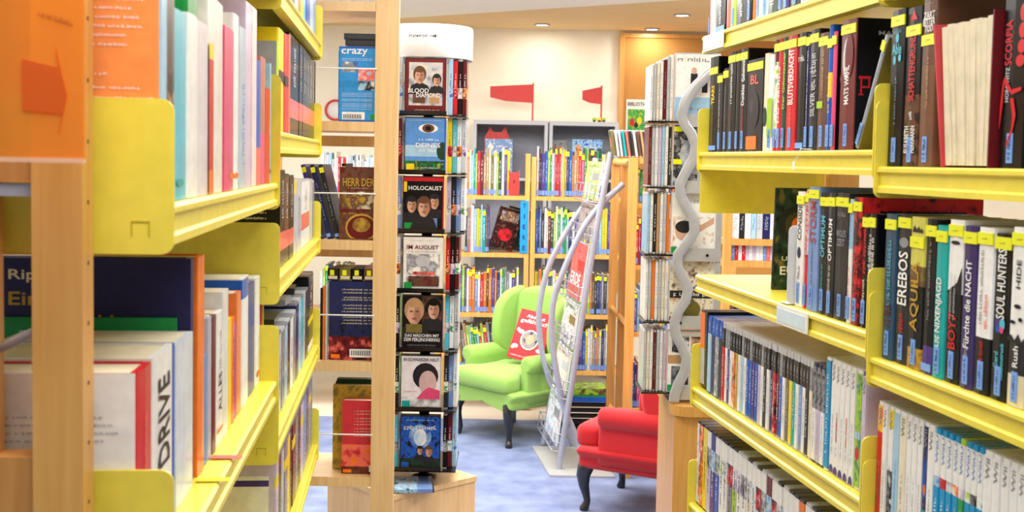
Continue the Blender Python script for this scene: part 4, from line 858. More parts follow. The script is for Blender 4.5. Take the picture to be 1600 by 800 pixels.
for i, z in enumerate(zt_):
    shell, shp, tx, lab = FR[i]
    hC = .186
    for k in range(2):
        x1 = pc.x + .066 + .0015 * math.sin(i * 2.1); yy = SY + .0005 + .0155 * k
        M = Matrix.Translation((x1, yy, z)) @ Matrix.Rotation(math.radians(90), 4, 'Z')
        r_ = make_case('film_case', M, .0145, hC, .135, K(shell if k == 0 else SPC[(i + k) % 12], shell='charcoal'))
        if k == 0:
            shapes_mesh('cover_print', r_, .135, hC, shp, (-.0006, .135, 0), -YY, ZZ)
            for (s, c, xc, zc_, L, Hh) in tx: put_text(r_, s, c, (-.0006, .135 * (1 - xc), hC * zc_), -YY, ZZ, .135 * L, hC * Hh, proud=.0035)
            tag(r_, lab + ', front of the spinner', 'disc case', 'film cases in the spinner')
        else:
            tag(r_, 'film case standing behind the front one, %s tier of the spinner' % tier[i], 'disc case', 'film cases in the spinner')
    for side in (1, -1):
        for k in range(4 if i < 3 else 3):
            c = SPC[(i * 5 + k * 3 + (side > 0)) % 12] if side > 0 else SPC[(i * 7 + k * 2 + 3) % 12]
            x0 = pc.x + (.073 + .0152 * k if side > 0 else -.091 - .0152 * k)
            yy = SY + (.03 + .012 * k if side > 0 else .01 + .01 * k)
            r_ = make_case('film_case', Matrix.Translation((x0, yy, z)), .0145, hC, .135, K(c, shell='charcoal' if k % 2 else 'silver', title=[(8, 'charcoal' if c in ('white', 'sky', 'silver', 'yellow', 'lilac') else 'white', .55, .4, .4)], segs=[(.3, c), (.5, ART[(i + k) % 8]), (1., c)]))
            tag(r_, '%s spined film case %s, %s spinner tier' % (WORDS.get(c, c), 'in the pocket facing the armchairs' if side > 0 else 'beside the birch post', tier[i]), 'disc case', 'film cases in the spinner')
# film case lying on the plinth
a_ = atZ(612, 772, ptop); M = Matrix.Translation((a_.x + .005, a_.y - .0, ptop + .016)) @ Matrix.Rotation(.12, 4, 'Z') @ Matrix.Rotation(math.radians(90), 4, 'Y')
r_ = make_case('film_case', M, .0145, .135, .16, K('charcoal', segs=[(.6, ('charcoal', 'sky', 'grey')), (1., 'dustblue')], shell='charcoal', title=[('177', 'white', .6, .2, .6)][:0])); tag(r_, 'film case lying flat on the plinth under the spinner', 'disc case')

# ------------------------------------------------------------------ wavy silver rack on a rounded plinth
WY = 3.42; wx = lambda px, Yd=WY: atY(px, 300, Yd).x
slab = atY(1070, 638, WY - .1).z
p2 = thing('rounded_plinth', 'golden wood plinth with a rounded top board under the wavy rack', 'plinth', (wx(1118), WY + .12, 0))
xl = atY(1051, 632, WY - .1).x - wx(1118)
mb = MB(); mb.prism(rrect(xl, .22, -.2, .2, .05, 6), slab - .03, slab, 'z'); mb.build('top_board', OAK, p2)
mb = MB(); mb.box(xl + .012, .2, -.18, .18, 0, slab - .031); mb.build('carcass', OAK, p2)
rk = thing('wavy_rack', 'silver disc rack with wavy tube uprights on the rounded plinth', 'display stand', (wx(1085), WY + .08, slab))
zr = [atY(1060, q, WY).z for q in (189, 292, 397, 502, 612)]; Zr = lambda z: z - slab; ox = wx(1085)
for i, z in enumerate(zr):
    mb = MB(); mb.box(wx(1009) - ox, wx(1124) - ox, -.09, .07, Zr(z) - .006, Zr(z) - .001); mb.build('tray', TRAY, rk)
    mb = MB(); mb.prism(rrect(wx(1060) - ox, wx(1127) - ox, Zr(z) - .018, Zr(z) + .02, .008), -.112, -.102, 'y'); br = mb.build('crossbar', SILV, rk)
    for q in (1066, 1105):
        mb = MB(); mb.lathe([(.0, -.002), (.004, -.002), (.0045, .0), (.0045, .002)], n=10); mb.build('rivet', STEEL, br, (wx(q) - ox, -.114, Zr(z)), (math.radians(90), 0, 0))
    if i < 4:
        zt2 = zr[i - 1] if i else z + .2
        mb = MB(); x0, x1 = wx(1118) - ox, wx(1127) - ox
        mb.box(x0, x1, -.108, -.1, Zr(z) + .02, Zr(zt2) - .018); mb.build('frame_side', SILV, rk)
wav = [(1122, 104), (1107, 116), (1088, 134), (1071, 158), (1065, 180), (1070, 195), (1080, 208), (1087, 226), (1084, 246), (1072, 268), (1062, 288), (1064, 306), (1074, 326), (1084, 344), (1085, 362), (1073, 380), (1059, 398), (1058, 416), (1067, 434), (1075, 452), (1071, 470), (1060, 486), (1054, 504), (1056, 524), (1066, 542), (1073, 560), (1070, 580), (1060, 600), (1054, 616), (1053, 628)]
pts = []
for q in wav: v = atY(q[0], q[1], WY - .045); pts.append((v.x - ox, -.125, v.z - slab))
pts[-1] = (pts[-1][0], pts[-1][1], .008)
mb = MB(); mb.tube(pts, .016, 10, flat=.45); mb.build('wavy_upright', SILV, rk)
mb = MB(); mb.tube([(p[0] + .11, .11, p[2]) for p in pts], .016, 10, flat=.45); mb.build('wavy_upright', SILV, rk)
WC = ['white', 'silver', 'cream', 'white', 'maroon', 'silver', 'white', 'lilac', 'sky', 'white', 'charcoal', 'tan', 'white', 'silver', 'orange']
COVERS = [([('r', .02, .02, .98, .98, 'paper'), ('r', .02, .02, .98, .35, 'sky'), ('r', .35, .4, .5, .7, 'charcoal'), ('r', .6, .42, .72, .66, 'charcoal'), ('e', .42, .74, .06, .05, 'skin')], [(5, 'grey', .4, .9, .7, .07), (12, 'grey', .5, .18, .8, .05)], 'white case with two small dark figures'),
          ([('r', .02, .02, .98, .98, ('grey', 'charcoal', 'silver')), ('e', .5, .5, .35, .3, ('silver', 'grey')), ('r', .02, .88, .2, .96, 'tag'), ('r', .02, .36, .2, .44, 'tag')], [(9, 'white', .5, .12, .6, .05)], 'grey case with two yellow tags'),
          ([('r', .02, .02, .98, .98, 'paper'), ('r', .05, .1, .95, .6, ('skin', 'paper', 'white')), ('e', .3, .36, .2, .15, 'skin'), ('e', .3, .44, .2, .1, 'charcoal'), ('p', [(.5, .3), (.95, .5), (.95, .6), (.5, .4)], 'skin'), ('r', .02, .02, .2, .12, 'green')], [(9, 'grey', .5, .85, .6, .05)], 'white case with a reclining figure'),
          ([('r', .02, .02, .98, .98, ('tan', 'cream', 'brown')), ('r', .02, .38, .98, .5, 'charcoal'), ('e', .45, .2, .26, .16, 'olive')], [(8, 'white', .5, .44, .8, .07)], 'sepia case with a soldier helmet'),
          ([('r', .02, .02, .98, .98, 'paper'), ('r', .1, .64, .48, .9, ('grey', 'charcoal', 'white')), ('r', .52, .64, .9, .9, ('charcoal', 'skin')), ('r', .02, .46, .98, .6, 'tan'), ('r', .1, .12, .48, .42, ('charcoal', 'grey')), ('r', .52, .12, .9, .42, ('white', 'grey')), ('r', .02, .02, .2, .12, 'green')], [(6, 'white', .6, .53, .4, .06)], 'case with four small photographs')]
for i, z in enumerate(zr):
    for k in range(7):
        x0 = wx(1012.5 + 5.1 * k, WY); c = WC[(i * 4 + k) % 15]; tall = .165 + .005 * k if i == 0 else .182 + .002 * (k % 3)
        r_ = make_case('film_case', Matrix.Translation((x0, WY + .004 + .002 * (6 - k), z)), .0092, tall, .13, K(c, shell='silver' if k % 2 else 'white', title=[(10, 'grey' if c != 'charcoal' else 'white', .5, .6, .4)]))
        tag(r_, 'slim %s spined case on the %s tray of the wavy rack' % (WORDS.get(c, c), tier[i] if i < 4 else 'lowest'), 'disc case', 'slim cases in the wavy rack')
    shp, tx, lab = COVERS[i]
    hC = .2 if i == 0 else .186
    M = Matrix.Translation((wx(1049) + .135, WY - .005, z)) @ Matrix.Rotation(math.radians(90), 4, 'Z')
    r_ = make_case('film_case', M, .0145, hC, .135, K('white', shell='silver'))
    shapes_mesh('cover_print', r_, .135, hC, shp, (-.0006, .135, 0), -YY, ZZ)
    for (s, c, xc, zc_, L, Hh) in tx: put_text(r_, s, c, (-.0006, .135 * (1 - xc), hC * zc_), -YY, ZZ, .135 * L, hC * Hh, proud=.0035)
    tag(r_, lab + ' facing out of the wavy rack', 'disc case', 'face-out cases in the wavy rack')

# ------------------------------------------------------------------ curved magazine rack
nB, fB = atZ(873, 736), atZ(849, 697)
Yn, Yf = nB.y, fB.y
mr = thing('magazine_rack', 'tall silver magazine rack with bowed tubes on a flat base plate', 'magazine rack', (nB.x, nB.y, 0))
off = Vector((nB.x, nB.y, 0))
c_ = [atZ(859, 746), atZ(831, 700)]; c2 = [Vector((c_[1].x + .35, c_[1].y, 0)), Vector((c_[0].x + .33, c_[0].y, 0))]
mb = MB(); P = [(v.x - off.x, v.y - off.y) for v in (c_[0], c2[1], c2[0], c_[1])]; mb.prism(P, .0, .012); mb.build('base_plate', mat((190, 190, 188), .45, .03, 'base', metal=.3), mr)
def smooth(P, n=5):
    out = []
    P = [P[0]] + list(P) + [P[-1]]
    for i in range(1, len(P) - 2):
        for k in range(n):
            t = k / n; a, b_, c, d = (Vector(q) for q in P[i - 1:i + 3])
            out.append(.5 * ((2 * b_) + (c - a) * t + (2 * a - 5 * b_ + 4 * c - d) * t * t + (3 * b_ - a - 3 * c + d) * t ** 3))
    out.append(Vector(P[-2])); return out
def tubeY(pp, Yd, r, name, ground=True):
    pts = [atY(px, py, Yd) - off for (px, py) in pp]
    if ground: pts[-1].z = .012
    mb = MB(); mb.tube(smooth(pts), r, 10); mb.build(name, STEEL, mr)
tubeY([(955, 238), (928, 380), (900, 556), (873, 736)], Yn, .0165, 'leg')
tubeY([(931, 247), (905, 382), (876, 540), (849, 697)], Yf, .0165, 'leg')
tubeY([(974, 287), (938, 321), (911, 357), (883, 417), (866, 465), (862, 510), (866, 560), (880, 632), (899, 680), (916, 716)], Yn + .03, .0165, 'bowed_tube')
tubeY([(946, 282), (915, 318), (886, 360), (858, 415), (845, 465), (842, 505), (848, 556), (862, 605), (878, 645), (896, 684)], Yf - .03, .0165, 'bowed_tube')
legA, legB = nB.copy(), atY(955, 238, Yn); ld_ = (legB - legA).normalized(); fd = Vector((fB.x - nB.x, Yf - Yn, 0)); fdn = fd.normalized()
nrm = fdn.cross(ld_).normalized()
if nrm.x > 0: nrm = -nrm
LL = (legB - legA).length
mags = [(.07, ('sky', 'white', 'grey'), 'pale blue'), (.235, ('white', 'cream', 'silver'), 'cream'), (.38, ('bottle', 'white', 'olive'), 'dark green'), (.53, ('red', 'salmon', 'red'), 'red'), (.72, ('tan', 'grey', 'brown'), 'brown'), (.85, ('white', 'lime', 'grey'), 'white')]
for i, (s_, cs, wd) in enumerate(mags):
    o_ = legA + ld_ * (LL * s_) + fdn * .06 + nrm * .02
    hM, wM = (.255, .222, .23, .295, .195, .2)[i], .38
    M = Matrix.Identity(4)
    # local x across (towards camera = reading right), z up the slope, y = -normal
    xa_ = -fdn; za_ = ld_; ya_ = za_.cross(xa_)
    for r in range(3): M[r][0], M[r][1], M[r][2], M[r][3] = xa_[r], ya_[r], za_[r], (o_ + fdn * wM)[r]
    g = ob('magazine', None); g.matrix_world = M
    sgn = -1 if ya_.dot(nrm) < 0 else 1
    mb = MB(); mb.box(0, wM, -.004, .004, 0, hM); mb.build('sheets', mat('paper', .5, .03, 'paper'), g)
    sh = [('r', 0, 0, 1, 1, cs), ('r', .06, .1, .5, .4, (cs[1], cs[0])), ('r', .5, .5, .94, .7, cs[2])]
    shapes_mesh('cover_print', g, wM, hM, sh, (0, -.0045, 0), XX, ZZ)
    if i == 3: put_text(g, 'ERDE', 'white', (wM * .5, -.0045, hM * .35), XX, ZZ, wM * .7, hM * .2, proud=.003)
    else: put_text(g, 8, 'charcoal', (wM * .5, -.0045, hM * .88), XX, ZZ, wM * .7, hM * .09, proud=.003)
    tag(g, '%s magazine with printed cover in the %s pocket of the curved rack' % (wd, ('lowest', 'second', 'third', 'fourth', 'fifth', 'topmost')[i]), 'magazine', 'magazines in the curved rack')
    b0 = legA + ld_ * (LL * s_) - off
    mb = MB()
    for q in (.0, .045, .09):
        A_ = b0 + ld_ * (q - .015) + nrm * (.05 - .0 * q); B_ = A_ + fd
        mb.tube([b0 + ld_ * (q - .015), A_, B_, b0 + fd + ld_ * (q - .015)], .003, 6)
    for q in range(6):
        A_ = b0 + fd * (q / 5.) + nrm * .05
        mb.tube([b0 + fd * (q / 5.) - ld_ * .016, A_ - ld_ * .016, A_ + ld_ * .08], .0025, 6)
    mb.build('wire_pocket', STEEL, mr)

# ------------------------------------------------------------------ armchairs
def loft(mb, outl, rings, axis, mi=0):
    cx = sum(p[0] for p in outl) / len(outl); cy = sum(p[1] for p in outl) / len(outl); n = len(outl); vs = []
    for (a, inset) in rings:
        for i, p in enumerate(outl):
            dx, dy = p[0] - cx, p[1] - cy; L = math.hypot(dx, dy); k = max(0., 1 - inset / L)
            q = (cx + dx * k, cy + dy * k)
            vs.append((a, q[0], q[1]) if axis == 'x' else ((q[0], a, q[1]) if axis == 'y' else (q[0], q[1], a)))
    fs = []
    for r in range(len(rings) - 1):
        for i in range(n): fs.append((r * n + i, r * n + (i + 1) % n, (r + 1) * n + (i + 1) % n, (r + 1) * n + i))
    mb.add(vs, fs, mi, True); mb.add(vs, [tuple(range(n))[::-1], tuple(range((len(rings) - 1) * n, len(rings) * n))], mi, True)
def rings(a0, a1, r):
    return [(a0, r), (a0 + r * .12, r * .55), (a0 + r * .4, r * .2), (a0 + r, 0), (a1 - r, 0), (a1 - r * .4, r * .2), (a1 - r * .12, r * .55), (a1, r)]
def sm2(P, n=4): return [(v.x, v.y) for v in smooth([(p[0], p[1], 0) for p in P], n)]
def wing_chair(rgb, label, FLp, FRp):
    d_ = FRp - FLp; r = math.atan2(d_.y, d_.x); k = d_.length / .42
    ctr = (FLp + FRp) / 2 + Vector((-math.sin(r), math.cos(r), 0)) * .21 * k
    t_ = thing('wing_armchair', label, 'armchair', (ctr.x, ctr.y, 0), (0, 0, r)); t_.scale = (k, k, k)
    fm, nt, b = nodes('upholstery'); b.inputs['Roughness'].default_value = .9; b.inputs['Base Color'].default_value = lin(rgb) + (1,)
    b.inputs['Sheen Weight'].default_value = .25
    tc = nt.nodes.new('ShaderNodeTexCoord'); nz = nt.nodes.new('ShaderNodeTexNoise'); nz.inputs['Scale'].default_value = 260; bp = nt.nodes.new('ShaderNodeBump'); bp.inputs['Strength'].default_value = .25; bp.inputs['Distance'].default_value = .002
    nt.links.new(tc.outputs['Object'], nz.inputs['Vector']); nt.links.new(nz.outputs['Fac'], bp.inputs['Height']); nt.links.new(bp.outputs['Normal'], b.inputs['Normal'])
    lm = mat('black', .25, .02, 'lacquer', coat=.5)
    # seat frame with a scalloped lower edge
    mb = MB(); o = sm2([(-.255, .215), (-.2, .20), (-.1, .215), (0, .225), (.1, .215), (.2, .20), (.255, .215), (.26, .26), (.255, .31), (-.255, .31), (-.26, .26)], 3)
    loft(mb, o, rings(-.245, .25, .03), 'y'); mb.build('seat_frame', fm, t_)
    mb = MB(); o = [(q[0] * .97, q[1]) for q in sm2([(-.2, -.268), (0, -.275), (.2, -.268), (.245, -.25), (.25, -.2), (.235, -.15), (.205, -.13), (.205, .05), (.2, .18), (-.2, .18), (-.205, .05), (-.205, -.13), (-.235, -.15), (-.25, -.2), (-.245, -.25)], 3)]
    loft(mb, o, [(.305, .02), (.312, .008), (.33, 0), (.375, 0), (.392, .008), (.402, .025), (.408, .06), (.412, .12)], 'z'); mb.build('seat_cushion', fm, t_)
    for s in (-1, 1):
        o = sm2([(s * .205, .24), (s * .205, .40), (s * .200, .45), (s * .215, .49), (s * .25, .505), (s * .29, .49), (s * .302, .455), (s * .288, .42), (s * .272, .40), (s * .272, .24)][::s], 3)
        mb = MB(); loft(mb, o, rings(-.135, .24, .022), 'y'); mb.build('armrest', fm, t_)
        o = sm2([(.27, .40), (.13, .44), (.075, .50), (.06, .58), (.065, .66), (.09, .74), (.15, .80), (.22, .825), (.30, .82), (.31, .6)], 4)
        mb = MB(); loft(mb, o, rings(s * .235 - .035, s * .235 + .035, .03), 'x'); mb.build('wing', fm, t_)
        for f in (-1, 1):
            x, y = s * .21, f * .21
            ox, oy = s * .7, f * .7
            L = [(0, .235, .04), (.012, .20, .038), (.022, .165, .033), (.018, .12, .025), (.006, .075, .018), (.0, .045, .016), (.008, .022, .02), (.016, .008, .022), (.018, 0., .018)]
            if f > 0: L = [(0, .235, .034), (0, .17, .028), (.004, .1, .022), (.012, .05, .018), (.022, 0, .017)]
            mb = MB(); mb.tube([(x + ox * q, y + oy * q, z) for (q, z, _) in L], [q[2] for q in L], 12); mb.build('leg', lm, t_)
    o = sm2([(-.215, .30), (-.225, .6), (-.225, .76), (-.19, .82), (-.1, .845), (0, .85), (.1, .845), (.19, .82), (.225, .76), (.225, .6), (.215, .30)], 4)
    mb = MB(); loft(mb, o, rings(.165, .285, .045), 'y'); bk = mb.build('backrest', fm, t_)
    for v in bk.data.vertices:
        v.co.y += (v.co.z - .3) * .12
    return t_
gc = wing_chair((150, 192, 88), 'lime green wing armchair with black legs and a red poster on its seat', atZ(719, 677), atZ(795, 699))
rc = wing_chair((190, 16, 24), 'red wing armchair with black legs standing before the magazine rack', atZ(972, 763), atZ(917, 797))
# poster book on the green chair
k = gc.scale[0]; ca, sa = math.cos(gc.rotation_euler.z), math.sin(gc.rotation_euler.z)
def cw(x, y, z): return Vector((gc.location.x + (ca * x - sa * y) * k, gc.location.y + (sa * x + ca * y) * k, z * k))
wp, hp = .21, .30
M = Matrix.Translation(cw(-.04, -.01, .456)) @ Matrix.Rotation(gc.rotation_euler.z + .5, 4, 'Z') @ Matrix.Rotation(math.radians(-22), 4, 'X') @ Matrix.Rotation(math.radians(10), 4, 'Y')
pb2 = ob('picture_book', None); pb2.matrix_world = M; tag(pb2, 'red picture book with a round portrait lying on the green armchair', 'book')
mb = MB(); mb.box(0, wp, 0, .016, 0, hp); mb.build('cover', mat((222, 44, 48), .3, .04, 'cover'), pb2)
mb = MB(); mb.box(.003, wp - .001, .003, .013, .003, hp + .0004); mb.build('page_block', PAGES, pb2)
shapes_mesh('cover_print', pb2, wp, hp, [('e', .5, .42, .27, .2, 'white'), ('e', .5, .42, .24, .178, ('charcoal', 'grey', 'tan')), ('e', .5, .43, .12, .1, 'skin'), ('e', .2, .55, .09, .04, 'white'), ('e', .1, .58, .05, .035, 'white'), ('e', .14, .25, .09, .04, 'white'), ('e', .08, .22, .05, .035, 'white'), ('e', .86, .25, .09, .04, 'white')], (0, 0, 0), XX, ZZ)
put_text(pb2, 'Absolut', 'white', (wp * .5, 0, hp * .88), XX, ZZ, wp * .55, hp * .07, proud=.002)
put_text(pb2, 'gefährlich', 'white', (wp * .5, 0, hp * .77), XX, ZZ, wp * .84, hp * .1, proud=.002)
put_text(pb2, 12, 'white', (wp * .3, 0, hp * .07), XX, ZZ, wp * .45, hp * .03, proud=.002)
# ------------------------------------------------------------------ back bookcases
def small_book(M, th, h, d, c, label, group, sticker='labelblue', top=None, name='picture_book', cat='book'):
    c0 = c
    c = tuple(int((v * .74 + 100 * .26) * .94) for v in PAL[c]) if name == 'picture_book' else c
    mb = MB(); mb.box(0, th, 0, d, 0, h, 0); mb.box(th * .12, th * .88, .004, d - .003, h, h + .0006, 1)
    if sticker: mb.box(th * .05, th * .95, -.001, 0, .006, .036, 2)
    if top: mb.box(th * .02, th * .98, -.0012, 0, h * .86, h * .96, 3)
    mb.box(th * .25, th * .75, -.0008, 0, h * .3, h * .8, 4)
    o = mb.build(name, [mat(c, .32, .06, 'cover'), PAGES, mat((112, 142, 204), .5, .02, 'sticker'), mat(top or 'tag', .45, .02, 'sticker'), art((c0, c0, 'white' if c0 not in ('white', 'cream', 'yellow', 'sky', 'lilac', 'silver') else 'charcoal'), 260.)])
    o.matrix_world = M
    return tag(o, label, cat, group)
KIDS = ['white', 'cream', 'green', 'lime', 'yellow', 'orange', 'red', 'blue', 'sky', 'teal', 'navy', 'brown', 'purple', 'tan', 'white', 'grey', 'charcoal', 'bottle', 'yellow', 'dustblue']
def small_row(x0, x1, Y, z, hs, where, group, seed, colors=None, d=.2, lean=0., thr=(.009, .021), top=None):
    r = random.Random(seed); x = x0; L = []
    while True:
        th = r.uniform(*thr)
        if x + th > x1: break
        L.append((x, th - .0012, r.uniform(*hs), (colors or KIDS)[len(L) % len(colors)] if colors and len(L) < len(colors) else r.choice(KIDS))); x += th
    for i, (x, th, h, c) in enumerate(L):
        a = WORDS.get(L[i - 1][3], L[i - 1][3]) if i else None; b_ = WORDS.get(L[i + 1][3], L[i + 1][3]) if i < len(L) - 1 else None
        nb = ('between two %s ones' % a if a == b_ else 'between %s and %s ones' % (a, b_)) if a and b_ else 'at the row end beside a %s one' % (a or b_ or 'wooden')
        M = Matrix.Translation((x + (h * math.sin(lean) * 0), Y + .02 + r.uniform(0, .006), z + .001 + th * math.sin(abs(lean)))) @ Matrix.Rotation(lean, 4, 'Y')
        lab = '%s book %s, %s' % (WORDS.get(c, c), nb, where)
        if len(lab.split()) > 16: lab = '%s book beside a %s one, %s' % (WORDS.get(c, c), a or b_, where)
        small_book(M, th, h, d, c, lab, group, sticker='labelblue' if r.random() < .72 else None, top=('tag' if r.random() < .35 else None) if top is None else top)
BY = 7.35
zs = [atY(800, q, BY).z for q in (306, 396, 490, 578)]
def bookcase(px0, px1, Yd, zs, top, label, name='wooden_bookcase', posts=(1, 1), W=OAK, depth=.26):
    a, b_ = atY(px0, 400, Yd).x, atY(px1, 400, Yd).x
    t_ = thing(name, label, 'bookcase', (a, Yd, 0)); L = b_ - a
    for k, x in enumerate((0, L - .03)):
        if not posts[k]: continue
        mb = MB(); mb.box(x, x + .03, 0, .04, 0, top); mb.build('post', W, t_)
        mb = MB(); mb.box(x, x + .03, depth - .04, depth, 0, top); mb.build('post', W, t_)
        mb = MB(); mb.box(x, x + .03, .04, depth - .04, top - .05, top - .005); mb.build('rail', W, t_)
        for z in zs: mb = MB(); mb.box(x, x + .03, .04, depth - .04, z - .026, z - .004); mb.build('rail', W, t_)
    x0, x1 = (.0305 if posts[0] else 0.), L - (.0305 if posts[1] else 0.)
    for z in zs:
        mb = MB(); mb.box(x0, x1, .0, depth, z - .026, z); mb.build('shelf', W, t_)
    return t_, a + x0 + .004, a + x1 - .004
tp = atY(820, 240, BY).z
u0_, a0, b0 = bookcase(420, 690, BY, zs, tp, 'wooden bookcase of picture books behind the film spinner')
u1_, a1, b1 = bookcase(692, 826, BY, zs, tp, 'wooden bookcase whose post carries the blue sign')
u2_, a2, b2_ = bookcase(828, 1050, BY, zs, tp - .02, 'wooden bookcase behind the curved magazine rack')
w1 = ('row above the blue sign', 'row beside the blue sign', 'row under the blue sign', 'lowest row behind the green armchair')
S = lambda p: atY(p, 400, BY).x
small_row(S(728), S(796), BY, zs[0], (.25, .31), w1[0], 'picture books above the sign', 3, ['orange', 'white', 'sky', 'teal', 'lime', 'red', 'maroon', 'tan', 'tan', 'ivory', 'olive', 'white', 'lime', 'bottle', 'cream'])
small_row(S(726), S(765), BY, zs[1], (.27, .31), w1[1], 'picture books beside the sign', 4, ['charcoal', 'grey', 'salmon', 'white', 'sky', 'yellow', 'lime'])
small_row(S(716), S(812), BY, zs[2], (.25, .3), w1[2], 'picture books under the sign', 5)
small_row(S(716), S(790), BY, zs[3], (.24, .3), w1[3], 'picture books in the lowest row', 6, lean=math.radians(-7))
# two picture books leaning, covers forward
for i, (q0, c, lb_) in enumerate(((764, ('brown', 'black', 'maroon'), 'dark picture book with a red and black cover leaning beside the blue sign'), (778, ('bottle', 'charcoal', 'olive'), 'dark green picture book leaning behind the red and black one'))):
    M = Matrix.Translation((S(q0), BY + .03 + .06 * i, zs[1] + .043)) @ Matrix.Rotation(math.radians(15), 4, 'Y') @ Matrix.Rotation(math.radians(12 - 4 * i), 4, 'Z')
    o = ob('picture_book', None); o.matrix_world = M; tag(o, lb_, 'book', 'leaning picture books')
    mb = MB(); mb.box(0, .155, 0, .016, 0.0, .27); mb.build('cover', mat('charcoal', .3, .04, 'cover'), o)
    mb = MB(); mb.box(.003, .156, .003, .013, .003, .2705); mb.build('page_block', PAGES, o)
    shapes_mesh('cover_print', o, .155, .27, [('r', 0, 0, 1, 1, c), ('r', .12, .68, .9, .92, ('tan', 'brown', 'grey')), ('e', .5, .36, .3, .16, ('red', 'maroon') if i == 0 else 'bottle')], (0, 0, 0), XX, ZZ)
# blue sign on the post
M0 = atY(819, 354, BY); sg2 = thing('blue_sign', 'blue upright sign reading TIERE on the bookcase post', 'sign', (M0.x, BY - .001, zs[1] + .004))
hS = zs[0] - zs[1] - .034; mb = MB(); mb.box(-.026, .026, -.006, -.001, 0, hS); mb.build('board', mat((20, 140, 220), .4, .02, 'sign'), sg2)
for i, ch in enumerate('TIERE'): put_text(sg2, ch, 'charcoal', (0, -.006, hS * (.9 - .2 * i)), XX, ZZ, .006 if ch == 'I' else .018, .03, proud=.001)
# red owl cut-out standing before the books
def cutout(name, label, cat, pts, th, m, loc):
    o = thing(name, label, cat, loc); mb = MB(); mb.prism(pts, -th / 2, th / 2, 'y'); mb.build('body', m, o); return o
REDM = mat((214, 52, 44), .4, .03, 'painted')
ow = cutout('owl_figure', 'small red owl cut-out standing before the picture books', 'figure', sm2([(-.03, 0), (-.036, .06), (-.032, .12), (-.036, .165), (-.018, .145), (0, .15), (.018, .145), (.036, .165), (.032, .12), (.036, .06), (.03, 0)], 3), .02, REDM, (S(801), BY + .012, zs[0] + .001))
mb = MB(); mb.prism([(.007 * math.cos(k * .785), .09 + .016 * math.sin(k * .785)) for k in range(8)], -.0115, -.0102, 'y'); mb.build('beak', mat('maroon', .5, .02, 'painted'), ow)
small_row(a2, S(948), BY, zs[0], (.26, .32), 'top row behind the magazine rack', 'books behind the magazine rack', 8, ['white', 'maroon', 'navy', 'purple', 'blue', 'lime', 'green', 'white', 'lilac', 'red', 'red', 'red', 'white', 'yellow', 'tan', 'navy', 'blue', 'orange', 'tan', 'orange', 'red', 'pink', 'green'])
small_row(a2, S(960), BY, zs[1], (.26, .31), 'second row behind the magazine rack', 'books behind the magazine rack', 9, ['blue', 'navy', 'dustblue', 'charcoal', 'white', 'cream', 'maroon', 'bottle', 'lime', 'cream', 'green', 'white', 'teal', 'green'])
small_row(a2, S(960), BY, zs[2], (.24, .30), 'third row behind the magazine rack', 'books behind the magazine rack', 10)
small_row(a2, S(960), BY, zs[3], (.24, .30), 'lowest row behind the magazine rack', 'books behind the magazine rack', 12, ['sky', 'blue', 'teal', 'blue', 'navy', 'white'])
for i, z in enumerate(zs): small_row(S(499), S(588), BY, z, (.24, .3) if i else (.2, .26), '%s row behind the film spinner' % ('top', 'second', 'third', 'lowest')[i], 'books behind the spinner', 20 + i, colors=['white', 'silver', 'white', 'sky', 'silver', 'cream', 'white', 'red', 'white', 'red', 'white', 'silver', 'sky', 'white', 'grey', 'white', 'cream', 'white', 'silver', 'white', 'white', 'sky', 'white', 'cream'] if i == 0 else None, top=False if i == 0 else None)
# crates under the bookcase
def crate(label, px, py, c, rim, h):
    p = atZ(px, py); o = thing('crate', label, 'crate', (p.x, p.y, 0)); W, D = .26, .2
    cm = mat(c, .4, .03, 'plastic')
    for (x0, x1, y0, y1) in ((-W / 2, W / 2, 0, .008), (-W / 2, W / 2, D - .008, D), (-W / 2, -W / 2 + .008, .008, D - .008), (W / 2 - .008, W / 2, .008, D - .008)):
        mb = MB(); n = 5
        for k in range(n): mb.box(x0, x1, y0, y1, .005 + h * k / n, .005 + h * k / n + h / n * .55)
        mb.box(x0, x0 + .012 if x1 - x0 > .1 else x1, y0, y1 if y1 - y0 < .1 else y0 + .012, .005, h); mb.box(max(x0, x1 - .012), x1, max(y0, y1 - .012), y1, .005, h)
        mb.build('side', cm, o)
    mb = MB(); mb.box(-W / 2, W / 2, 0, D, 0, .005); mb.build('bottom', cm, o)
    mb = MB(); mb.box(-W / 2 - .006, W / 2 + .006, -.006, .008, h, h + .03); mb.box(-W / 2 - .006, W / 2 + .006, D - .008, D + .006, h, h + .03); mb.box(-W / 2 - .006, -W / 2 + .008, .008, D - .008, h, h + .03); mb.box(W / 2 - .008, W / 2 + .006, .008, D - .008, h, h + .03)
    mb.build('rim', mat(rim, .4, .03, 'plastic'), o)
    return o, p, h + .03
c1_, p1_, h1_ = crate('black slatted crate with a blue rim on the floor beside the wooden frame', 917, 672, 'black', 'blue', .17)
gx = thing('game_box', 'green board game box resting on the black crate', 'box', (p1_.x, p1_.y, h1_ + .001), (0, 0, .05))
mb = MB(); mb.box(-.12, .12, -.004, .19, 0, .032); mb.build('tray', mat('green', .4, .05, 'card'), gx)
mb = MB(); mb.box(-.122, .122, -.006, .192, .014, .05); ld2 = mb.build('lid', art(('bottle', 'lime', 'brown'), 18), gx)

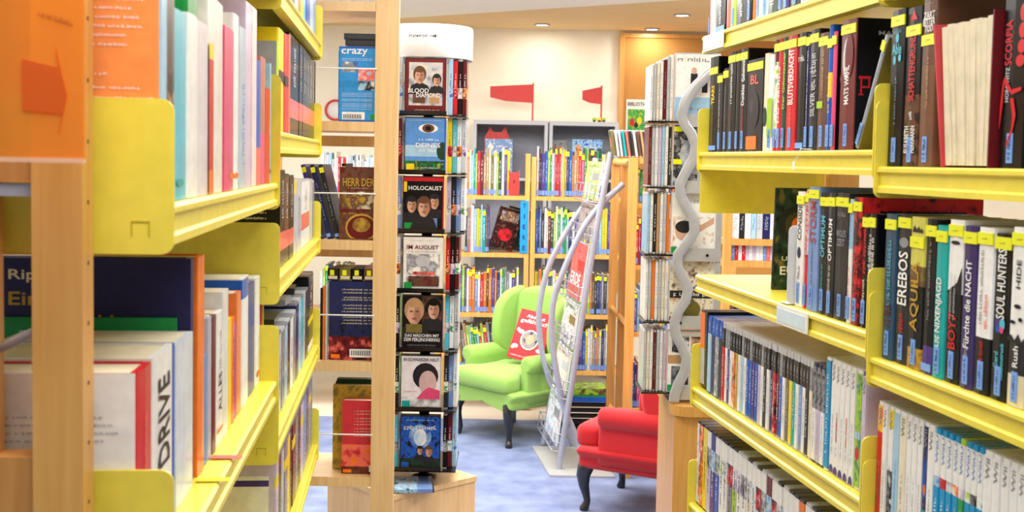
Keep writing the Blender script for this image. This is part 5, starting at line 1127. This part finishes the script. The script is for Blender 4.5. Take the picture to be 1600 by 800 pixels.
# ------------------------------------------------------------------ wooden double frame with shelves, right of the magazine rack
GY = 5.78
gx0 = atY(986, 400, GY).x; gtop = atY(986, 246, GY).z
wf = thing('ladder_frame_bookcase', 'wooden ladder-ended bookcase with slim discs on top behind the red armchair', 'bookcase', (gx0, GY, 0))
zg = [atY(990, q, GY).z for q in (318, 416, 522, 642)]
for (dx, dy) in ((0, 0), (.005, .45), (-.018, .8)):
    mb = MB(); mb.box(dx - .022, dx + .022, dy - .02, dy + .03, 0, gtop - .004 * dy); mb.build('post', OAK if dx == 0 else OAKD, wf)
mb = MB(); mb.tube([(-.0, .03, gtop - .028), (-.018, .78, gtop - .028)], .02, 4); mb.build('top_rail', OAK, wf)
for q in (.77, .2):
    mb = MB(); mb.tube([(-.0, .03, q), (-.018, .78, q)], .018, 4); mb.build('cross_rail', OAKD, wf)
for z in zg: mb = MB(); mb.box(.023, .5, .05, .3, z - .022, z); mb.build('shelf', OAK, wf)
mb = MB(); mb.box(.5, .54, 0.05, .3, 0, gtop); mb.build('side_panel', OAK, wf)
for i, z in enumerate(zg):
    small_row(gx0 + .03, gx0 + .25, GY + .05, z, (.15, .18) if i == 0 else (.2, .25), '%s shelf behind the red armchair' % ('top', 'second', 'third', 'lowest')[i], 'books in the ladder-ended bookcase', 40 + i, [['tan', 'green', 'lime', 'orange'], ['red', 'red', 'blue', 'pink'], ['blue', 'sky', 'blue', 'navy'], ['blue', 'navy', 'pink', 'lime', 'yellow']][i], d=.17, thr=(.011, .018))
mb = MB(); mb.box(.03, .5, .0, .26, gtop - .03, gtop + .0); mb.build('top_board', OAK, wf)
# slim discs leaning on top
za = gtop + .001
xx = atY(950, 230, GY + .05).x
for i in range(11):
    c = ['olive', 'white', 'silver', 'teal', 'salmon', 'charcoal', 'white', 'brown', 'tan', 'maroon', 'cream'][i]
    M = Matrix.Translation((xx + .028 + .0185 * i, GY + .02, za + .002)) @ Matrix.Rotation(math.radians(-9), 4, 'Y')
    r_ = make_case('disc_case', M, .011, .135, .13, K(c, shell='silver'))
    if i == 0: shapes_mesh('cover_print', r_, .13, .135, [('r', .02, .02, .98, .98, ('olive', 'bottle', 'tan')), ('e', .5, .55, .25, .2, 'salmon')], (-.0006, .13, 0), -YY, ZZ)
    tag(r_, '%s slim disc case leaning in the row on the ladder-ended bookcase' % WORDS.get(c, c), 'disc case', 'disc cases on the bookcase top')

# ------------------------------------------------------------------ grey cabinets, flags and things by the rear wall
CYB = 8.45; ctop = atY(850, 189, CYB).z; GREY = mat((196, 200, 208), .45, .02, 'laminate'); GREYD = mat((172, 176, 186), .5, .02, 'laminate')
for i, (q0, q1) in enumerate(((739, 856), (858, 966))):
    a, b_ = atY(q0, 220, CYB).x, atY(q1, 220, CYB).x; L = b_ - a
    t_ = thing('grey_cabinet', ('open grey cabinet holding the red cat cut-out', 'open grey cabinet with a green and yellow toy on top')[i], 'cabinet', (a, CYB, 0))
    for (nm, bx_) in (('side', (0, .025, 0, .38, 0, ctop)), ('side', (L - .025, L, 0, .38, 0, ctop)), ('top', (.025, L - .025, 0, .38, ctop - .03, ctop))):
        mb = MB(); mb.box(*bx_); mb.build(nm, GREY, t_)
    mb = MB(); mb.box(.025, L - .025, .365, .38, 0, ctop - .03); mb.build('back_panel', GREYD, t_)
    for z in (ctop - .42, ctop - .85, ctop - 1.3): mb = MB(); mb.box(.025, L - .025, .005, .365, z - .02, z); mb.build('shelf', GREY, t_)
zsf = ctop - .42 + .001
p = atY(777, 240, CYB + .15)
cutout('cat_figure', 'red cat head cut-out peering over books in the grey cabinet', 'figure', [(-.11, 0), (-.105, .16), (-.095, .30), (-.07, .34), (-.06, .38), (-.03, .335), (.03, .335), (.06, .385), (.072, .33), (.09, .29), (.105, .16), (.11, 0)][::1], .02, REDM, (p.x, CYB + .15, zsf))
for i, (q0, q1, yt, c, lb_) in enumerate(((757, 800, 217, ('sky', 'dustblue', 'white'), 'pale blue picture book face out below the red cat head'), (862, 885, 219, ('bottle', 'grey', 'olive'), 'dark green picture book face out in the grey cabinet'), (893, 940, 218, ('blue', 'sky', 'blue'), 'bright blue picture book face out in the grey cabinet'))):
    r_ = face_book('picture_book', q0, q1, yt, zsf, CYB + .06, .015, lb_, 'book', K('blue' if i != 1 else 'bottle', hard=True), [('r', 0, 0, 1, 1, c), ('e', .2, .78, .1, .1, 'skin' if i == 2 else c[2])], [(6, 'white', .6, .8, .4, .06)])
for i, (pl, xs0, lb_) in enumerate((((832, 133), [(766, 135), (766, 152), (790, 158), (832, 161), (832, 132)], 'large red pennant flag on a thin pole above the red cat'), ((939, 137), [(910, 142), (910, 156), (922, 161), (939, 163), (939, 136)], 'small red pennant flag on a thin pole beside the toy'))):
    b_ = atY(pl[0], 186, CYB + .2); o = thing('pennant_flag', lb_, 'flag', (b_.x, CYB + .2, ctop + .0005))
    P = [(atY(q[0], q[1], CYB + .2) - Vector((b_.x, 0, ctop))) for q in xs0]
    mb = MB(); mb.prism([(v.x, v.z) for v in P], -.004, .004, 'y'); mb.build('pennant', REDM, o)
    mb = MB(); mb.box(-.006, .006, -.006, .006, 0, max(v.z for v in P) + .01); mb.build('pole', REDM, o)
    mb = MB(); mb.box(-.03, .03, -.03, .03, 0, .006); mb.build('foot', REDM, o)
p = atY(936, 189, CYB + .1); ty = thing('toy_train', 'tiny yellow and green toy on the grey cabinet', 'toy', (p.x, CYB + .1, ctop + .0005))
for i, (dx, c, w2) in enumerate(((-.035, 'lime', .03), (.0, 'yellow', .032), (.035, 'lime', .028))):
    rbox('carriage', (w2, .03, .026), .006, mat(c, .4, .02, 'toy'), ty, (dx, 0, .022))
    mb = MB(); mb.tube([(dx, -.017, .009), (dx, .017, .009)], .009, 10); mb.build('wheel', mat('charcoal', .5, .02, 'toy'), ty)
a, b_ = atY(979, 155, 8.86), atY(1010, 207, 8.86)
po = thing('poster', 'white poster with BIBLIOTH lettering and green picture on the cork board', 'poster', (a.x, 8.868, b_.z)); wP, hP = b_.x - a.x, a.z - b_.z
mb = MB(); mb.box(0, wP, 0, .003, 0, hP); mb.build('sheet', mat('paper', .6, .02, 'paper'), po)
shapes_mesh('print', po, wP, hP, [('r', .08, .06, .96, .7, ('lime', 'green', 'lime')), ('e', .3, .3, .12, .12, 'red'), ('e', .65, .35, .12, .12, 'yellow'), ('e', .5, .22, .1, .08, 'charcoal')], (0, 0, 0), XX, ZZ, proud=.001)
put_text(po, 'BIBLIOTH', 'charcoal', (wP * .5, 0, hP * .86), XX, ZZ, wP * .86, hP * .12, proud=.002)
p = atY(524, 172, 8.88); rs = thing('round_sign', 'white round sign with a red ring on the cream wall', 'sign', (p.x, 8.895, p.z), (math.radians(90), 0, 0))
mb = MB(); mb.lathe([(.0, .006), (.066, .006), (.068, 0)], n=32); mb.build('disc', WHITEM, rs)
mb = MB(); mb.lathe([(.066, .0), (.066, .012), (.082, .012), (.082, 0)], n=32); mb.build('ring', REDM, rs)

# ------------------------------------------------------------------ wooden bookcase beyond the right shelving row
HY = 4.7
zh = [atY(1180, q, HY).z for q in (374, 408, 500)]
h_, ah, bh = bookcase(1131, 1420, HY, zh, atY(1200, 230, HY).z, 'wooden bookcase beyond the yellow thriller shelves', depth=.24)
L = [('white', .03), ('charcoal', .022), ('white', .026), ('sky', .022), ('silver', .026), ('navy', .03), ('white', .024), ('grey', .024), ('white', .03), ('charcoal', .024), ('sky', .026), ('white', .03)]
x = ah
for i, (c, t) in enumerate(L):
    small_book(Matrix.Translation((x, HY + .02, zh[0] + .001)), t - .002, .115, .12, c, '%s spined audio case on the bookcase beyond the thriller shelves' % WORDS.get(c, c), 'audio cases beyond the thrillers', None, name='audio_case', cat='audio case'); x += t
x = ah; r = random.Random(5)
while x < ah + .5:
    c = r.choice(['salmon', 'pink', 'red', 'sky', 'dustblue', 'white', 'lilac']); small_book(Matrix.Translation((x, HY + .02, zh[1] + .001)), .0135, .062, .1, c, 'small %s booklet on the bookcase beyond the thriller shelves' % WORDS.get(c, c), 'small booklets beyond the thrillers', None, name='booklet', cat='booklet'); x += .0145
for i in range(4):
    small_book(Matrix.Translation((ah + .02 + .06 * i, HY + .03, zh[2] + .001)), .045, .13, .14, 'charcoal', 'black box file on the bookcase beyond the thriller shelves', 'black files beyond the thrillers', None, name='box_file', cat='file')
